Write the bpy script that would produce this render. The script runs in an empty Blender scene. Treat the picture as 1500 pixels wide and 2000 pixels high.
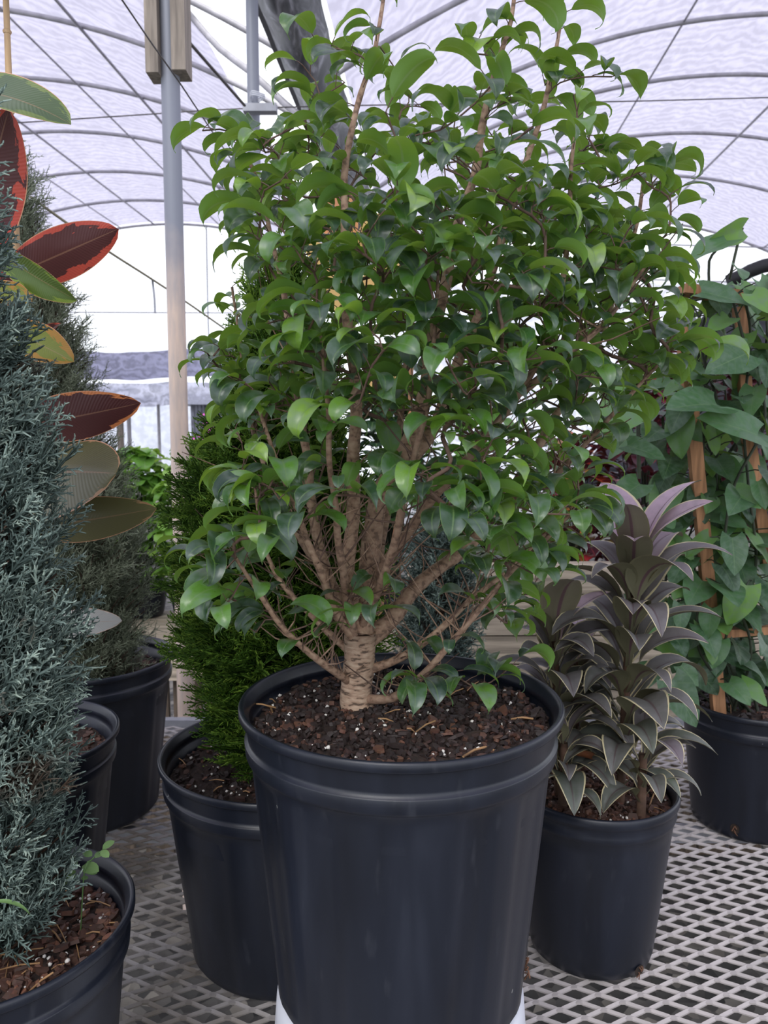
import bpy, math, random
import numpy as np
from mathutils import Vector, Matrix, noise as mnoise
rng = random.Random(7)
nr = np.random.RandomState(7)
PI = math.pi
sc = bpy.context.scene
COL = sc.collection

# ---------------------------------------------------------------- camera
CH = 0.905; PITCH = math.radians(5.5); FPX = 1505.0
cam_d = bpy.data.cameras.new('camera'); cam = bpy.data.objects.new('camera', cam_d); COL.objects.link(cam)
cam.location = (0, 0, CH); cam.rotation_euler = (PI/2 - PITCH, 0, 0)
cam_d.sensor_fit = 'HORIZONTAL'; cam_d.sensor_width = 36.0; cam_d.lens = 36.0*FPX/1500.0
cam_d.clip_start = 0.05; cam_d.clip_end = 200
cam_d.dof.use_dof = True; cam_d.dof.focus_distance = 1.0; cam_d.dof.aperture_fstop = 14.0
sc.camera = cam

# ---------------------------------------------------------------- light
w = bpy.data.worlds.new('overcast_sky'); sc.world = w; w.use_nodes = True
nt = w.node_tree; bg = nt.nodes['Background']
tc = nt.nodes.new('ShaderNodeTexCoord'); sx = nt.nodes.new('ShaderNodeSeparateXYZ'); rp = nt.nodes.new('ShaderNodeValToRGB')
nt.links.new(tc.outputs['Generated'], sx.inputs[0]); nt.links.new(sx.outputs['Z'], rp.inputs[0])
rp.color_ramp.elements[0].position = 0.0; rp.color_ramp.elements[0].color = (0.80, 0.84, 0.92, 1)
rp.color_ramp.elements[1].position = 1.0; rp.color_ramp.elements[1].color = (1.0, 1.0, 1.04, 1)
nt.links.new(rp.outputs[0], bg.inputs[0]); bg.inputs[1].default_value = 1.5
sun_d = bpy.data.lights.new('sun', 'SUN'); sun = bpy.data.objects.new('sun', sun_d); COL.objects.link(sun)
sun_d.energy = 2.2; sun_d.angle = math.radians(35); sun_d.color = (1.0, 0.98, 0.94)
sun.rotation_euler = (math.radians(38), math.radians(-22), math.radians(10)); sun.location = (0, 0, 8)
sc.view_settings.view_transform = 'Standard'; sc.view_settings.look = 'None'
sc.view_settings.exposure = 0.28; sc.view_settings.gamma = 1.0; sc.view_settings.use_curve_mapping = False
sc.cycles.use_denoising = True
sc.cycles.max_bounces = 10; sc.cycles.transparent_max_bounces = 16
sc.cycles.diffuse_bounces = 5; sc.cycles.sample_clamp_indirect = 6

# ---------------------------------------------------------------- helpers
def P(u, v, y):
    """world point seen at pixel (u, v) on the vertical plane at distance y in front of the camera"""
    a = (u-750)/FPX; b = (1000-v)/FPX
    r = Vector((a, math.cos(PITCH)+b*math.sin(PITCH), -math.sin(PITCH)+b*math.cos(PITCH)))
    t = y/r.y
    return Vector((r.x*t, y, CH + r.z*t))

WL = {}   # world position of every object's origin
class MB:
    """collects vertices, faces and a per-vertex (u, v, random) attribute; build() makes ONE mesh object"""
    def __init__(s): s.V = []; s.Q = []; s.T = []; s.A = []; s.n = 0
    def add(s, V, Q=None, T=None, A=None):
        V = np.asarray(V, dtype=np.float32).reshape(-1, 3)
        s.V.append(V)
        if Q is not None and len(Q): s.Q.append(np.asarray(Q, dtype=np.int64).reshape(-1, 4)+s.n)
        if T is not None and len(T): s.T.append(np.asarray(T, dtype=np.int64).reshape(-1, 3)+s.n)
        if A is None: A = np.zeros((len(V), 3), np.float32)
        A = np.asarray(A, dtype=np.float32)
        if A.ndim == 1: A = np.tile(A, (len(V), 1))
        s.A.append(A); s.n += len(V)
    def build(s, name, mat, parent=None, smooth=True, loc=None):
        V = np.concatenate(s.V); A = np.concatenate(s.A)
        Q = np.concatenate(s.Q) if s.Q else np.zeros((0, 4), np.int64)
        T = np.concatenate(s.T) if s.T else np.zeros((0, 3), np.int64)
        org = Vector((0, 0, 0))
        if parent is not None: org = WL[parent.name]
        elif loc is not None: org = Vector(loc)
        V = V - np.array(org, dtype=np.float32)
        me = bpy.data.meshes.new(name)
        me.vertices.add(len(V)); me.vertices.foreach_set('co', V.ravel())
        loops = np.concatenate([Q.ravel(), T.ravel()]).astype(np.int32)
        me.loops.add(len(loops)); me.loops.foreach_set('vertex_index', loops)
        np_ = len(Q)+len(T); me.polygons.add(np_)
        st = np.concatenate([np.arange(len(Q))*4, len(Q)*4+np.arange(len(T))*3]).astype(np.int32)
        me.polygons.foreach_set('loop_start', st)
        me.polygons.foreach_set('use_smooth', np.full(np_, smooth))
        me.update(calc_edges=True)
        at = me.attributes.new('uvr', 'FLOAT_VECTOR', 'POINT'); at.data.foreach_set('vector', A.astype(np.float32).ravel())
        me.materials.append(mat)
        o = bpy.data.objects.new(name, me); COL.objects.link(o)
        WL[o.name] = Vector(org)
        if parent is not None: o.parent = parent
        else: o.location = org
        return o

def thing(name, label, cat, loc=(0, 0, 0), group=None):
    o = bpy.data.objects.new(name, None); COL.objects.link(o); o.location = loc
    o.empty_display_size = 0.05
    WL[o.name] = Vector(loc)
    o['label'] = label; o['category'] = cat
    if group: o['group'] = group
    return o
def tag(o, label, cat, group=None):
    o['label'] = label; o['category'] = cat
    if group: o['group'] = group
    return o
def struct(o): o['kind'] = 'structure'; return o
def stuff(o, label=None):
    o['kind'] = 'stuff'
    if label: o['label'] = label
    return o

def box(mb, c, s, R=None, att=None):
    V = np.array([[x, y, z] for x in (-.5, .5) for y in (-.5, .5) for z in (-.5, .5)])*np.array(s)
    if R is not None: V = V @ np.array(R).T
    mb.add(V+np.array(c), [[0, 1, 3, 2], [4, 6, 7, 5], [0, 4, 5, 1], [2, 3, 7, 6], [0, 2, 6, 4], [1, 5, 7, 3]], A=att)
def bar(mb, a, b, wx, wz, up=(0, 0, 1), att=None):
    a = Vector(a); b = Vector(b); d = (b-a); L = d.length; d.normalize()
    up = Vector(up)
    if abs(d.dot(up)) > .98: up = Vector((0, 1, 0))
    s = d.cross(up).normalized(); u = s.cross(d).normalized()
    R = np.array([[s.x, d.x, u.x], [s.y, d.y, u.y], [s.z, d.z, u.z]])
    box(mb, (a+b)/2, (wx, L, wz), R, att)

def frames(pts):
    pts = np.asarray(pts, float); d = np.gradient(pts, axis=0)
    d /= np.linalg.norm(d, axis=1)[:, None]+1e-12
    ref = np.array([0.0, 0, 1]) if abs(d[0][2]) < .9 else np.array([1.0, 0, 0])
    s = np.cross(d[0], ref); s /= np.linalg.norm(s)
    S = []
    for k in range(len(pts)):
        s = s-d[k]*np.dot(s, d[k]); s /= np.linalg.norm(s)+1e-12; S.append(s)
    S = np.array(S); U = np.cross(S, d)
    return d, S, U
def tube(mb, pts, rad, n=8, rnd=0.0, cap=True):
    pts = np.asarray(pts, float); m = len(pts)
    rad = np.full(m, rad) if np.isscalar(rad) else np.asarray(rad, float)
    d, S, U = frames(pts); a = np.arange(n)*2*PI/n
    ring = (np.cos(a)[None, :, None]*S[:, None, :]+np.sin(a)[None, :, None]*U[:, None, :])*rad[:, None, None]+pts[:, None, :]
    V = ring.reshape(-1, 3)
    i = np.arange(m-1)[:, None]*n; j = np.arange(n)[None, :]; k = (j+1) % n
    Q = np.stack([i+j, i+k, i+n+k, i+n+j], -1).reshape(-1, 4)[:, ::-1]
    L = np.concatenate([[0], np.cumsum(np.linalg.norm(np.diff(pts, axis=0), axis=1))])
    A = np.stack([np.repeat(L, n), np.tile(a/(2*PI), m), np.full(m*n, rnd)], -1)
    T = []
    if cap:
        V = np.concatenate([V, pts[:1], pts[-1:]]); A = np.concatenate([A, A[:1], A[-1:]])
        for q in range(n):
            T.append([m*n, q, (q+1) % n]); T.append([m*n+1, (m-1)*n+(q+1) % n, (m-1)*n+q])
        T = np.array(T)[:, ::-1]
    mb.add(V, Q, T, A)

def smooth_path(ctrl, step=0.012):
    c = [Vector(p) for p in ctrl]
    c = [c[0]*2-c[1]]+c+[c[-1]*2-c[-2]]
    out = []
    for k in range(1, len(c)-2):
        p0, p1, p2, p3 = c[k-1:k+3]
        n = max(2, int((p2-p1).length/step))
        for q in range(n):
            t = q/n
            out.append(0.5*((2*p1)+(-p0+p2)*t+(2*p0-5*p1+4*p2-p3)*t*t+(-p0+3*p1-3*p2+p3)*t**3))
    out.append(c[-2])
    return out

def ang(a, e):
    return Vector((math.cos(e)*math.cos(a), math.cos(e)*math.sin(a), math.sin(e)))

# ---- leaf: a curved, folded blade. prof(u) gives half width 0..1, bend(u) the angle (radians) the blade has turned down
def leaf(mb, p0, d, n, L, W, bend, prof, fold=0.35, nu=9, nv=2, rnd=0.5, twist=0.0, lobe=0.0, wave=0.0, side_curl=0.0):
    d = Vector(d).normalized(); n = Vector(n); n = (n-d*n.dot(d))
    if n.length < 1e-4: n = Vector((0.1, 0.2, 1))-d*d.z
    n.normalize(); s0 = d.cross(n)
    us = np.linspace(0, 1, nu+1); um = (us[:-1]+us[1:])/2
    b = bend(um)
    dn, nn, sn = np.array(d), np.array(n), np.array(s0)
    seg = (np.cos(b)[:, None]*dn-np.sin(b)[:, None]*nn)*(L/nu)
    C = np.concatenate([[np.zeros(3)], np.cumsum(seg, 0)])+np.array(p0)
    bv = bend(us); T = np.cos(bv)[:, None]*dn-np.sin(bv)[:, None]*nn
    N = np.sin(bv)[:, None]*dn+np.cos(bv)[:, None]*nn
    S = np.tile(sn, (nu+1, 1))
    if twist:
        tw = twist*us; S, N = S*np.cos(tw)[:, None]+N*np.sin(tw)[:, None], N*np.cos(tw)[:, None]-S*np.sin(tw)[:, None]
    vs = np.linspace(-1, 1, 2*nv+1); wd = prof(us)*W
    V = []
    for v in vs:
        av = abs(v)
        fa = fold+side_curl*av
        off = S*(wd*v*math.cos(fa))[:, None]+N*(wd*av*math.sin(fa))[:, None]
        if wave: off = off+N*(wave*av*np.sin(us*11+rnd*20+v*2))[:, None]
        if lobe: off = off-T*(lobe*L*av**1.5*(1-us)**3)[:, None]
        V.append(C+off)
    V = np.stack(V, 1).reshape(-1, 3); m = 2*nv+1
    i = np.arange(nu)[:, None]*m; j = np.arange(m-1)[None, :]
    Q = np.stack([i+j, i+j+1, i+m+j+1, i+m+j], -1).reshape(-1, 4)
    A = np.stack([np.repeat(us, m), np.tile(vs, nu+1), np.full((nu+1)*m, rnd)], -1)
    mb.add(V, Q, None, A)
    return C[-1]

pf_ficus = lambda u: np.clip(np.sin(np.clip(u/.88, 0, 1)**.92*PI), 0, 1)**.62*np.clip((.90-u)/.12, 0, 1)**.5+.07*np.clip((1-u)/.3, 0, 1)+.012
pf_lance = lambda u: np.clip(np.sin(PI*np.clip(u, 0, 1)**.85), 0, 1)**.9+.02
pf_cord = lambda u: np.where(u < .28, .16+.1*u, .0)+np.where(u >= .28, np.sin(PI*np.clip((u-.28)/.72, 0, 1)**.72)**.85*.84+.16*(1-np.clip((u-.28)/.72, 0, 1)), 0)
pf_rubber = lambda u: np.clip(np.sin(PI*np.clip(u, 0, 1)**.95), 0, 1)**.62+.01
pf_heart = lambda u: np.clip(np.sin(PI*(np.clip(u, 0, 1)*.87+.13)**.72), 0, 1)**.85+.005

# ---------------------------------------------------------------- materials
def newmat(name):
    m = bpy.data.materials.new(name); m.use_nodes = True; nt = m.node_tree
    return m, nt, nt.nodes['Principled BSDF'], nt.nodes['Material Output']
def nd(nt, t, **k):
    n = nt.nodes.new('ShaderNode'+t)
    for a, b in k.items(): setattr(n, a, b)
    return n
def lk(nt, a, b): nt.links.new(a, b)
def ramp(nt, fac, stops):
    r = nd(nt, 'ValToRGB'); e = r.color_ramp.elements
    while len(e) < len(stops): e.new(.5)
    for k, (p, c) in enumerate(stops):
        e[k].position = p; e[k].color = (*c, 1) if len(c) == 3 else c
    if fac is not None: lk(nt, fac, r.inputs[0])
    return r.outputs[0]
def mixc(nt, f, a, b, mode='MIX'):
    m = nd(nt, 'Mix', data_type='RGBA', blend_type=mode)
    for s, v in ((m.inputs[0], f), (m.inputs[6], a), (m.inputs[7], b)):
        if hasattr(v, 'links') or hasattr(v, 'is_output'): lk(nt, v, s)
        elif isinstance(v, (int, float)): s.default_value = v
        else: s.default_value = (*v, 1)
    return m.outputs[2]
def mth(nt, op, a, b=None, c=None, clamp=False):
    m = nd(nt, 'Math', operation=op); m.use_clamp = clamp
    for s, v in zip(m.inputs, (a, b, c)):
        if v is None: continue
        if hasattr(v, 'is_output'): lk(nt, v, s)
        else: s.default_value = v
    return m.outputs[0]
def noise_(nt, scale, detail=3, vec=None, dist=0.0, out='Fac', rough=.5):
    n = nd(nt, 'TexNoise'); n.inputs['Scale'].default_value = scale; n.inputs['Detail'].default_value = detail
    n.inputs['Distortion'].default_value = dist; n.inputs['Roughness'].default_value = rough
    if vec is not None: lk(nt, vec, n.inputs['Vector'])
    return n.outputs[out]
def objco(nt, sc_=(1, 1, 1)):
    t = nd(nt, 'TexCoord'); m = nd(nt, 'Mapping'); m.inputs['Scale'].default_value = sc_
    lk(nt, t.outputs['Object'], m.inputs[0]); return m.outputs[0]
def uvr(nt):
    a = nd(nt, 'Attribute'); a.attribute_name = 'uvr'; s = nd(nt, 'SeparateXYZ'); lk(nt, a.outputs['Vector'], s.inputs[0])
    return s.outputs[0], s.outputs[1], s.outputs[2], a.outputs['Vector']
def bump(nt, b, h, strength=.3, dist=.002):
    n = nd(nt, 'Bump'); n.inputs['Strength'].default_value = strength; n.inputs['Distance'].default_value = dist
    lk(nt, h, n.inputs['Height']); lk(nt, n.outputs[0], b.inputs['Normal'])
def simple(name, c, rough=.5, metal=0., var=.15, scale=40, spec=.5, stretch=(1, 1, 1), bmp=0.0, bd=.002):
    m, nt, b, o = newmat(name)
    f = noise_(nt, scale, 4, objco(nt, stretch))
    c = np.array(c)
    lk(nt, ramp(nt, f, [(.3, tuple(c*(1-var))), (.7, tuple(np.clip(c*(1+var), 0, 1)))]), b.inputs['Base Color'])
    b.inputs['Roughness'].default_value = rough; b.inputs['Metallic'].default_value = metal
    b.inputs['Specular IOR Level'].default_value = spec
    if bmp: bump(nt, b, f, bmp, bd)
    return m

def leafmat(name, cols, back, rib=(.25, .38, .16), rib_w=.05, edge=None, edge_w=.93, petiole=0.0, dust=(.25, .33, .32), dust_sheen_f=.35, rough=.34, trans=.25, spec=.5, vein=0.0, veins=14, tcol=None, ribf=.6):
    """cols: colour stops over the per-leaf random number"""
    m, nt, b, o = newmat(name)
    u, v, r, vec = uvr(nt)
    base = ramp(nt, r, cols)
    f = noise_(nt, 60, 3, objco(nt))
    base = mixc(nt, mth(nt, 'MULTIPLY', ramp(nt, f, [(.42, (0, 0, 0)), (.68, (1, 1, 1))]), dust_sheen_f), base, dust)  # patchy dust tint; on the fig it also paints in leaf sheen
    av = mth(nt, 'ABSOLUTE', v)
    if vein:
        wv = mth(nt, 'SINE', mth(nt, 'MULTIPLY', mth(nt, 'SUBTRACT', u, mth(nt, 'MULTIPLY', av, .25)), veins*6.283))
        base = mixc(nt, mth(nt, 'MULTIPLY', mth(nt, 'GREATER_THAN', wv, .75), vein), base, rib)
    base = mixc(nt, mth(nt, 'MULTIPLY', mth(nt, 'LESS_THAN', av, rib_w), ribf), base, rib)
    if edge is not None:
        thr_ = mth(nt, 'SUBTRACT', edge_w, mth(nt, 'MULTIPLY', mth(nt, 'SUBTRACT', 1.0, mth(nt, 'DIVIDE', u, .42), clamp=True), petiole)); base = mixc(nt, mth(nt, 'GREATER_THAN', av, thr_), base, edge)
    g = nd(nt, 'NewGeometry')
    bk = mixc(nt, mth(nt, 'LESS_THAN', av, rib_w*1.4), back, rib)
    base2 = mixc(nt, g.outputs['Backfacing'], base, bk)
    lk(nt, base2, b.inputs['Base Color'])
    b.inputs['Specular IOR Level'].default_value = spec
    rr = nd(nt, 'MapRange'); lk(nt, f, rr.inputs[0]); rr.inputs[3].default_value = rough-.08; rr.inputs[4].default_value = rough+.14
    rg = mth(nt, 'ADD', rr.outputs[0], mth(nt, 'MULTIPLY', g.outputs['Backfacing'], .25)); lk(nt, rg, b.inputs['Roughness'])
    t = nd(nt, 'BsdfTranslucent')
    lk(nt, mixc(nt, .55, base, tcol if tcol else back), t.inputs[0])
    mx = nd(nt, 'MixShader'); mx.inputs[0].default_value = trans
    lk(nt, b.outputs[0], mx.inputs[1]); lk(nt, t.outputs[0], mx.inputs[2]); lk(nt, mx.outputs[0], o.inputs[0])
    bump(nt, b, noise_(nt, 90, 2, objco(nt)), .12, .002)
    return m

def film_mat(name, tint, transp, sc1=6., contrast=.25, rough=1.0):
    m, nt, b, o = newmat(name)
    co = objco(nt, (1, .35, 1))
    f = noise_(nt, sc1, 5, co, 1.2)
    wv = nd(nt, 'TexWave'); wv.wave_type = 'RINGS'; wv.inputs['Scale'].default_value = 5.5; wv.inputs['Distortion'].default_value = 9; wv.inputs['Detail'].default_value = 3
    wv.inputs['Detail Scale'].default_value = 1.2
    lk(nt, objco(nt, (1, .6, 1)), wv.inputs['Vector'])
    f2 = mth(nt, 'ADD', mth(nt, 'MULTIPLY', f, .65), mth(nt, 'MULTIPLY', wv.outputs['Fac'], .35))
    t = np.array(tint)
    c = ramp(nt, f2, [(.3, tuple(t*(1-contrast))), (.55, tuple(t)), (.75, tuple(np.clip(t*(1+contrast*.8), 0, 1)))])
    tr = nd(nt, 'BsdfTranslucent'); lk(nt, c, tr.inputs[0])
    df = nd(nt, 'BsdfDiffuse'); lk(nt, c, df.inputs[0])
    tp = nd(nt, 'BsdfTransparent'); lk(nt, c, tp.inputs[0])
    m1 = nd(nt, 'MixShader'); m1.inputs[0].default_value = .22; lk(nt, tr.outputs[0], m1.inputs[1]); lk(nt, df.outputs[0], m1.inputs[2])
    m2 = nd(nt, 'MixShader'); m2.inputs[0].default_value = transp; lk(nt, m1.outputs[0], m2.inputs[1]); lk(nt, tp.outputs[0], m2.inputs[2])
    lk(nt, m2.outputs[0], o.inputs[0])
    return m

M = {}
M['film'] = film_mat('roof_film', (.465, .45, .55), .34, 7, .14)
M['film_white'] = film_mat('end_wall_film', (.80, .80, .86), .45, 3, .2)
M['steel'] = simple('galvanised_steel', (.36, .37, .41), .5, .35, .18, 18, stretch=(1, 1, .3))
M['hoop'] = simple('hoop_steel', (.40, .39, .42), .5, .2, .2, 10)
M['gutter'] = simple('dark_gutter', (.085, .085, .095), .5, .2, .6, 5, stretch=(2, .4, 2))
M['wire'] = simple('dark_wire', (.10, .09, .09), .6, .3)
M['rope'] = simple('tan_cord', (.30, .27, .19), .8)
M['gravel'] = None
M['woodpost'] = simple('grey_lumber', (.27, .23, .19), .8, 0, .35, 12, stretch=(6, 6, .5), bmp=.3)
M['woodbench'] = simple('weathered_planks', (.40, .34, .26), .85, 0, .5, 9, stretch=(.35, 7, 7), bmp=.4)
M['woodslat'] = simple('dark_boards', (.12, .09, .065), .85, 0, .5, 9, stretch=(8, 8, .6), bmp=.3)
M['stake'] = simple('orange_brown_stake', (.40, .20, .10), .8, 0, .35, 14, stretch=(8, 8, .8), bmp=.3)
M['bamboo'] = simple('bamboo', (.50, .33, .17), .5, 0, .3, 10, stretch=(6, 6, 1))
M['white_plastic'] = simple('white_plastic', (.62, .64, .70), .35, 0, .05, 8)

def pot_material(name, base=(.0065, .0085, .0150), chalk=.5):
    m, nt, b, o = newmat(name)
    f = noise_(nt, 14, 5, objco(nt, (1.5, 1.5, .18)), .3)
    f2 = noise_(nt, 60, 4, objco(nt, (1, 1, .25)))
    c = ramp(nt, f, [(.35, base), (.62, tuple(np.array(base)*1.6)), (.85, tuple(np.array(base)*2.2+.006))])
    ck = mth(nt, 'MULTIPLY', ramp(nt, f2, [(.62, (0, 0, 0)), (.8, (1, 1, 1))]), chalk*.16)
    c = mixc(nt, ck, c, (.22, .23, .26))
    v = nd(nt, 'TexVoronoi'); v.inputs['Scale'].default_value = 38; lk(nt, objco(nt, (1, 1, .6)), v.inputs['Vector'])
    sp = mth(nt, 'MULTIPLY', mth(nt, 'LESS_THAN', v.outputs['Distance'], .07), mth(nt, 'GREATER_THAN', noise_(nt, 9, 1, objco(nt)), .56))
    c = mixc(nt, mth(nt, 'MULTIPLY', sp, .5), c, (.4, .4, .38))
    lk(nt, c, b.inputs['Base Color'])
    rr = nd(nt, 'MapRange'); lk(nt, f, rr.inputs[0]); rr.inputs[3].default_value = .27; rr.inputs[4].default_value = .48
    lk(nt, rr.outputs[0], b.inputs['Roughness']); b.inputs['Specular IOR Level'].default_value = .52
    bump(nt, b, noise_(nt, 220, 2, objco(nt)), .08, .001)
    return m
M['pot'] = pot_material('black_nursery_pot')
M['hole'] = simple('hole_shadow_and_roots', (.02, .012, .008), .9, 0, .8, 120)
M['soil'] = simple('potting_mix', (.028, .016, .012), .95, 0, .6, 130, bmp=.8, bd=.006)
def chipmat(name, a, b_, c):
    m, nt, b, o = newmat(name); u, v, r, vec = uvr(nt)
    base = ramp(nt, r, [(0, a), (.55, a), (.8, b_), (1, c)])
    base = mixc(nt, .35, base, noise_(nt, 180, 3, objco(nt), out='Color'), 'MULTIPLY')
    lk(nt, base, b.inputs['Base Color']); b.inputs['Roughness'].default_value = .65
    return m
M['chips'] = chipmat('bark_chips', (.026, .015, .013), (.055, .027, .022), (.17, .075, .045))
M['chips_red'] = chipmat('reddish_bark_chips', (.075, .035, .024), (.14, .06, .04), (.26, .12, .07))
M['perlite'] = simple('perlite', (.78, .75, .70), .7)
M['rootbit'] = simple('brown_roots', (.12, .055, .03), .8)
M['straw'] = simple('dry_twigs', (.42, .24, .11), .7)

# bark
def barkmat(name, a, b_, zs=3.2, lo=.28, sc1=70):
    m, nt, b, o = newmat(name)
    f = noise_(nt, sc1, 4, objco(nt, (1, 1, zs)))
    f2 = noise_(nt, 18, 3, objco(nt))
    c = ramp(nt, f, [(.38, tuple(np.array(a)*lo)), (.46, a), (.68, b_)])
    u, v, r, vec = uvr(nt)
    c = mixc(nt, r, c, (.105, .06, .048), 'MIX')   # young twigs are redder
    lk(nt, c, b.inputs['Base Color']); b.inputs['Roughness'].default_value = .75
    bump(nt, b, f, .5, .003)
    return m
M['bark'] = barkmat('ficus_bark', (.40, .265, .185), (.55, .41, .30))
M['twig'] = barkmat('ficus_branch_bark', (.30, .185, .125), (.42, .29, .20), 1.3, .55, 110)
M['ficus'] = leafmat('ficus_leaf', [(0, (.018, .042, .032)), (.38, (.024, .066, .034)), (.6, (.042, .118, .030)), (.8, (.10, .24, .035)), (1, (.27, .44, .05))],
                     back=(.115, .25, .045), rib=(.16, .26, .10), rib_w=.06, edge=(.13, .24, .06), edge_w=.96, dust=(.17, .22, .22), dust_sheen_f=.6, rough=.27, trans=.32, tcol=(.40, .62, .03), spec=.75)  # blue-grey tint is dust plus sheen painted into the leaf colour
# ---------------------------------------------------------------- greenhouse: vault axis runs 3.7 degrees right of the view
AX = math.radians(3.7)
def G(l, s, H):
    """greenhouse coordinates: l sideways, s along the vaults, H height above eye level -> world"""
    return Vector((l*math.cos(AX)+s*math.sin(AX), -l*math.sin(AX)+s*math.cos(AX), CH+H))
EAVE, APEX, HALF, L0 = 2.3, 3.4, 3.5, -0.8
def arch(l, left):
    lc = L0-HALF if left else L0+HALF
    return APEX-(APEX-EAVE)*((l-lc)/HALF)**2
ZG = -0.75

# ground
m, nt, b, o = newmat('gravel_ground')
co = objco(nt); v = nd(nt, 'TexVoronoi'); v.inputs['Scale'].default_value = 22; lk(nt, co, v.inputs['Vector'])
lk(nt, ramp(nt, v.outputs['Color'], [(.1, (.035, .035, .032)), (.6, (.10, .095, .085)), (.95, (.26, .24, .20))]), b.inputs['Base Color'])
bump(nt, b, v.outputs['Distance'], .7, .02); b.inputs['Roughness'].default_value = .9
M['gravel'] = m
mb = MB()
n = 60
g = np.array([[x, y, ZG+.01*math.sin(x*3)*math.cos(y*2.3)] for x in np.linspace(-12, 12, n) for y in np.linspace(-5, 24, n)])
i = np.arange(n-1)[:, None]*n; j = np.arange(n-1)[None, :]
mb.add(g, np.stack([i+j, i+n+j, i+n+j+1, i+j+1], -1).reshape(-1, 4))
struct(mb.build('floor', M['gravel']))

# roof films
def film(name, la, lb, s0, s1, left, mat, nl=40, ns=90, off=.04):
    mb = MB(); V = []
    for k in range(ns+1):
        s = s0+(s1-s0)*k/ns
        for q in range(nl+1):
            l = la+(lb-la)*q/nl
            wr = .012*mnoise.noise(Vector((l*1.3, s*.6, 3)))+.008*mnoise.noise(Vector((l*5+s*2, s*2.5, 9)))
            V.append(G(l, s, arch(l, left)+off+wr))
    m = nl+1; i = np.arange(ns)[:, None]*m; j = np.arange(nl)[None, :]
    mb.add(V, np.stack([i+j, i+j+1, i+m+j+1, i+m+j], -1).reshape(-1, 4))
    return struct(mb.build(name, mat))
o = film('ceiling', L0-2*HALF, -1.62, -3.0, 12.45, True, M['film'])
o = film('ceiling_right', -.62, L0+2*HALF, -3.0, 12.65, False, M['film'])

# hoops
ORD = ['nearest', 'second', 'third', 'fourth', 'fifth', 'sixth', 'seventh']
def hoop(s, left, k, last=False):
    mb = MB(); la = L0-2*HALF if left else L0
    pts = [G(la+2*HALF*t/40, s, arch(la+2*HALF*t/40, left)) for t in range(41)]
    tube(mb, pts, .021, 8)
    o = mb.build('roof_hoop', M['hoop'], loc=pts[0])
    side = 'left' if left else 'right'
    nm = 'farthest' if last else ORD[k]
    tag(o, f'{nm} curved grey steel roof hoop under the {side} plastic vault', 'roof hoop', f'{side} vault roof hoops')
LS = [5.0, 6.15, 7.4, 8.7, 10.0, 11.2, 12.45]
for k, s in enumerate(LS): hoop(s, True, k, k == 6)
RS = [3.9, 5.3, 6.75, 7.8, 9.2, 10.6, 12.6]
for k, s in enumerate(RS): hoop(s, False, k, k == 6)
# purlins
def purlin(l, left, lab, r=.013, dz=-.03, s0=1.0, s1=12.4):
    mb = MB(); tube(mb, [G(l, s0+(s1-s0)*t/12, arch(l, left)+dz) for t in range(13)], r, 6)
    tag(mb.build('roof_purlin', M['hoop'], loc=G(l, s0, arch(l, left))), lab, 'purlin')
purlin(-2.75, True, 'thin brown steel purlin crossing the left hoops nearest the steel post')
purlin(-3.35, True, 'faint thin purlin left of the darker purlin under the left vault', .009)
purlin(-4.45, True, 'thin purlin along the ridge of the left vault', .012)
purlin(-5.0, True, 'thin purlin just beyond the ridge line of the left vault', .009)
purlin(2.0, False, 'faint purlin near the middle of the right vault', .010, .0)
purlin(3.35, False, 'straight tan purlin slanting down across the right vault', .013)
purlin(5.0, False, 'thin purlin at the far right of the right vault', .011)

# gutter
mb = MB()
for (l0, z0, l1, z1) in ((-.95, 2.42, -.93, 2.26), (-.93, 2.26, -.72, 2.22), (-.72, 2.22, -.66, 2.42)):
    bar(mb, G((l0+l1)/2, -1, (z0+z1)/2), G((l0+l1)/2, 12.4, (z0+z1)/2), math.hypot(l1-l0, .01)+.03 if abs(z1-z0) < .1 else .02, .02 if abs(z1-z0) < .1 else abs(z1-z0)+.02)
g = mb.build('roof_gutter', M['gutter'], smooth=False, loc=G(-.8, -1, 2.3))
tag(g, 'long dark gutter trough running between the two plastic vaults', 'gutter')
m, nt, b, o = newmat('torn_dark_plastic')
f = noise_(nt, 7, 5, objco(nt, (2, .5, 2)), 1.5)
lk(nt, ramp(nt, f, [(.4, (.03, .035, .04)), (.55, (.12, .12, .14)), (.7, (.4, .4, .46))]), b.inputs['Base Color']); b.inputs['Roughness'].default_value = .35
mb = MB(); V = []
for k in range(91):
    s = .5+11.6*k/90
    for q in range(7):
        t = q/6
        V.append(G(-.60-.30*t+.015*mnoise.noise(Vector((s*4, t*3, 0))), s, 2.26-.07*t-.10*math.sin(t*PI)+.03*mnoise.noise(Vector((s*5, t*4, 5)))))
i = np.arange(90)[:, None]*7; j = np.arange(6)[None, :]
mb.add(V, np.stack([i+j, i+j+1, i+7+j+1, i+7+j], -1).reshape(-1, 4))
mb.build('plastic_lining', m, g)

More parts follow.
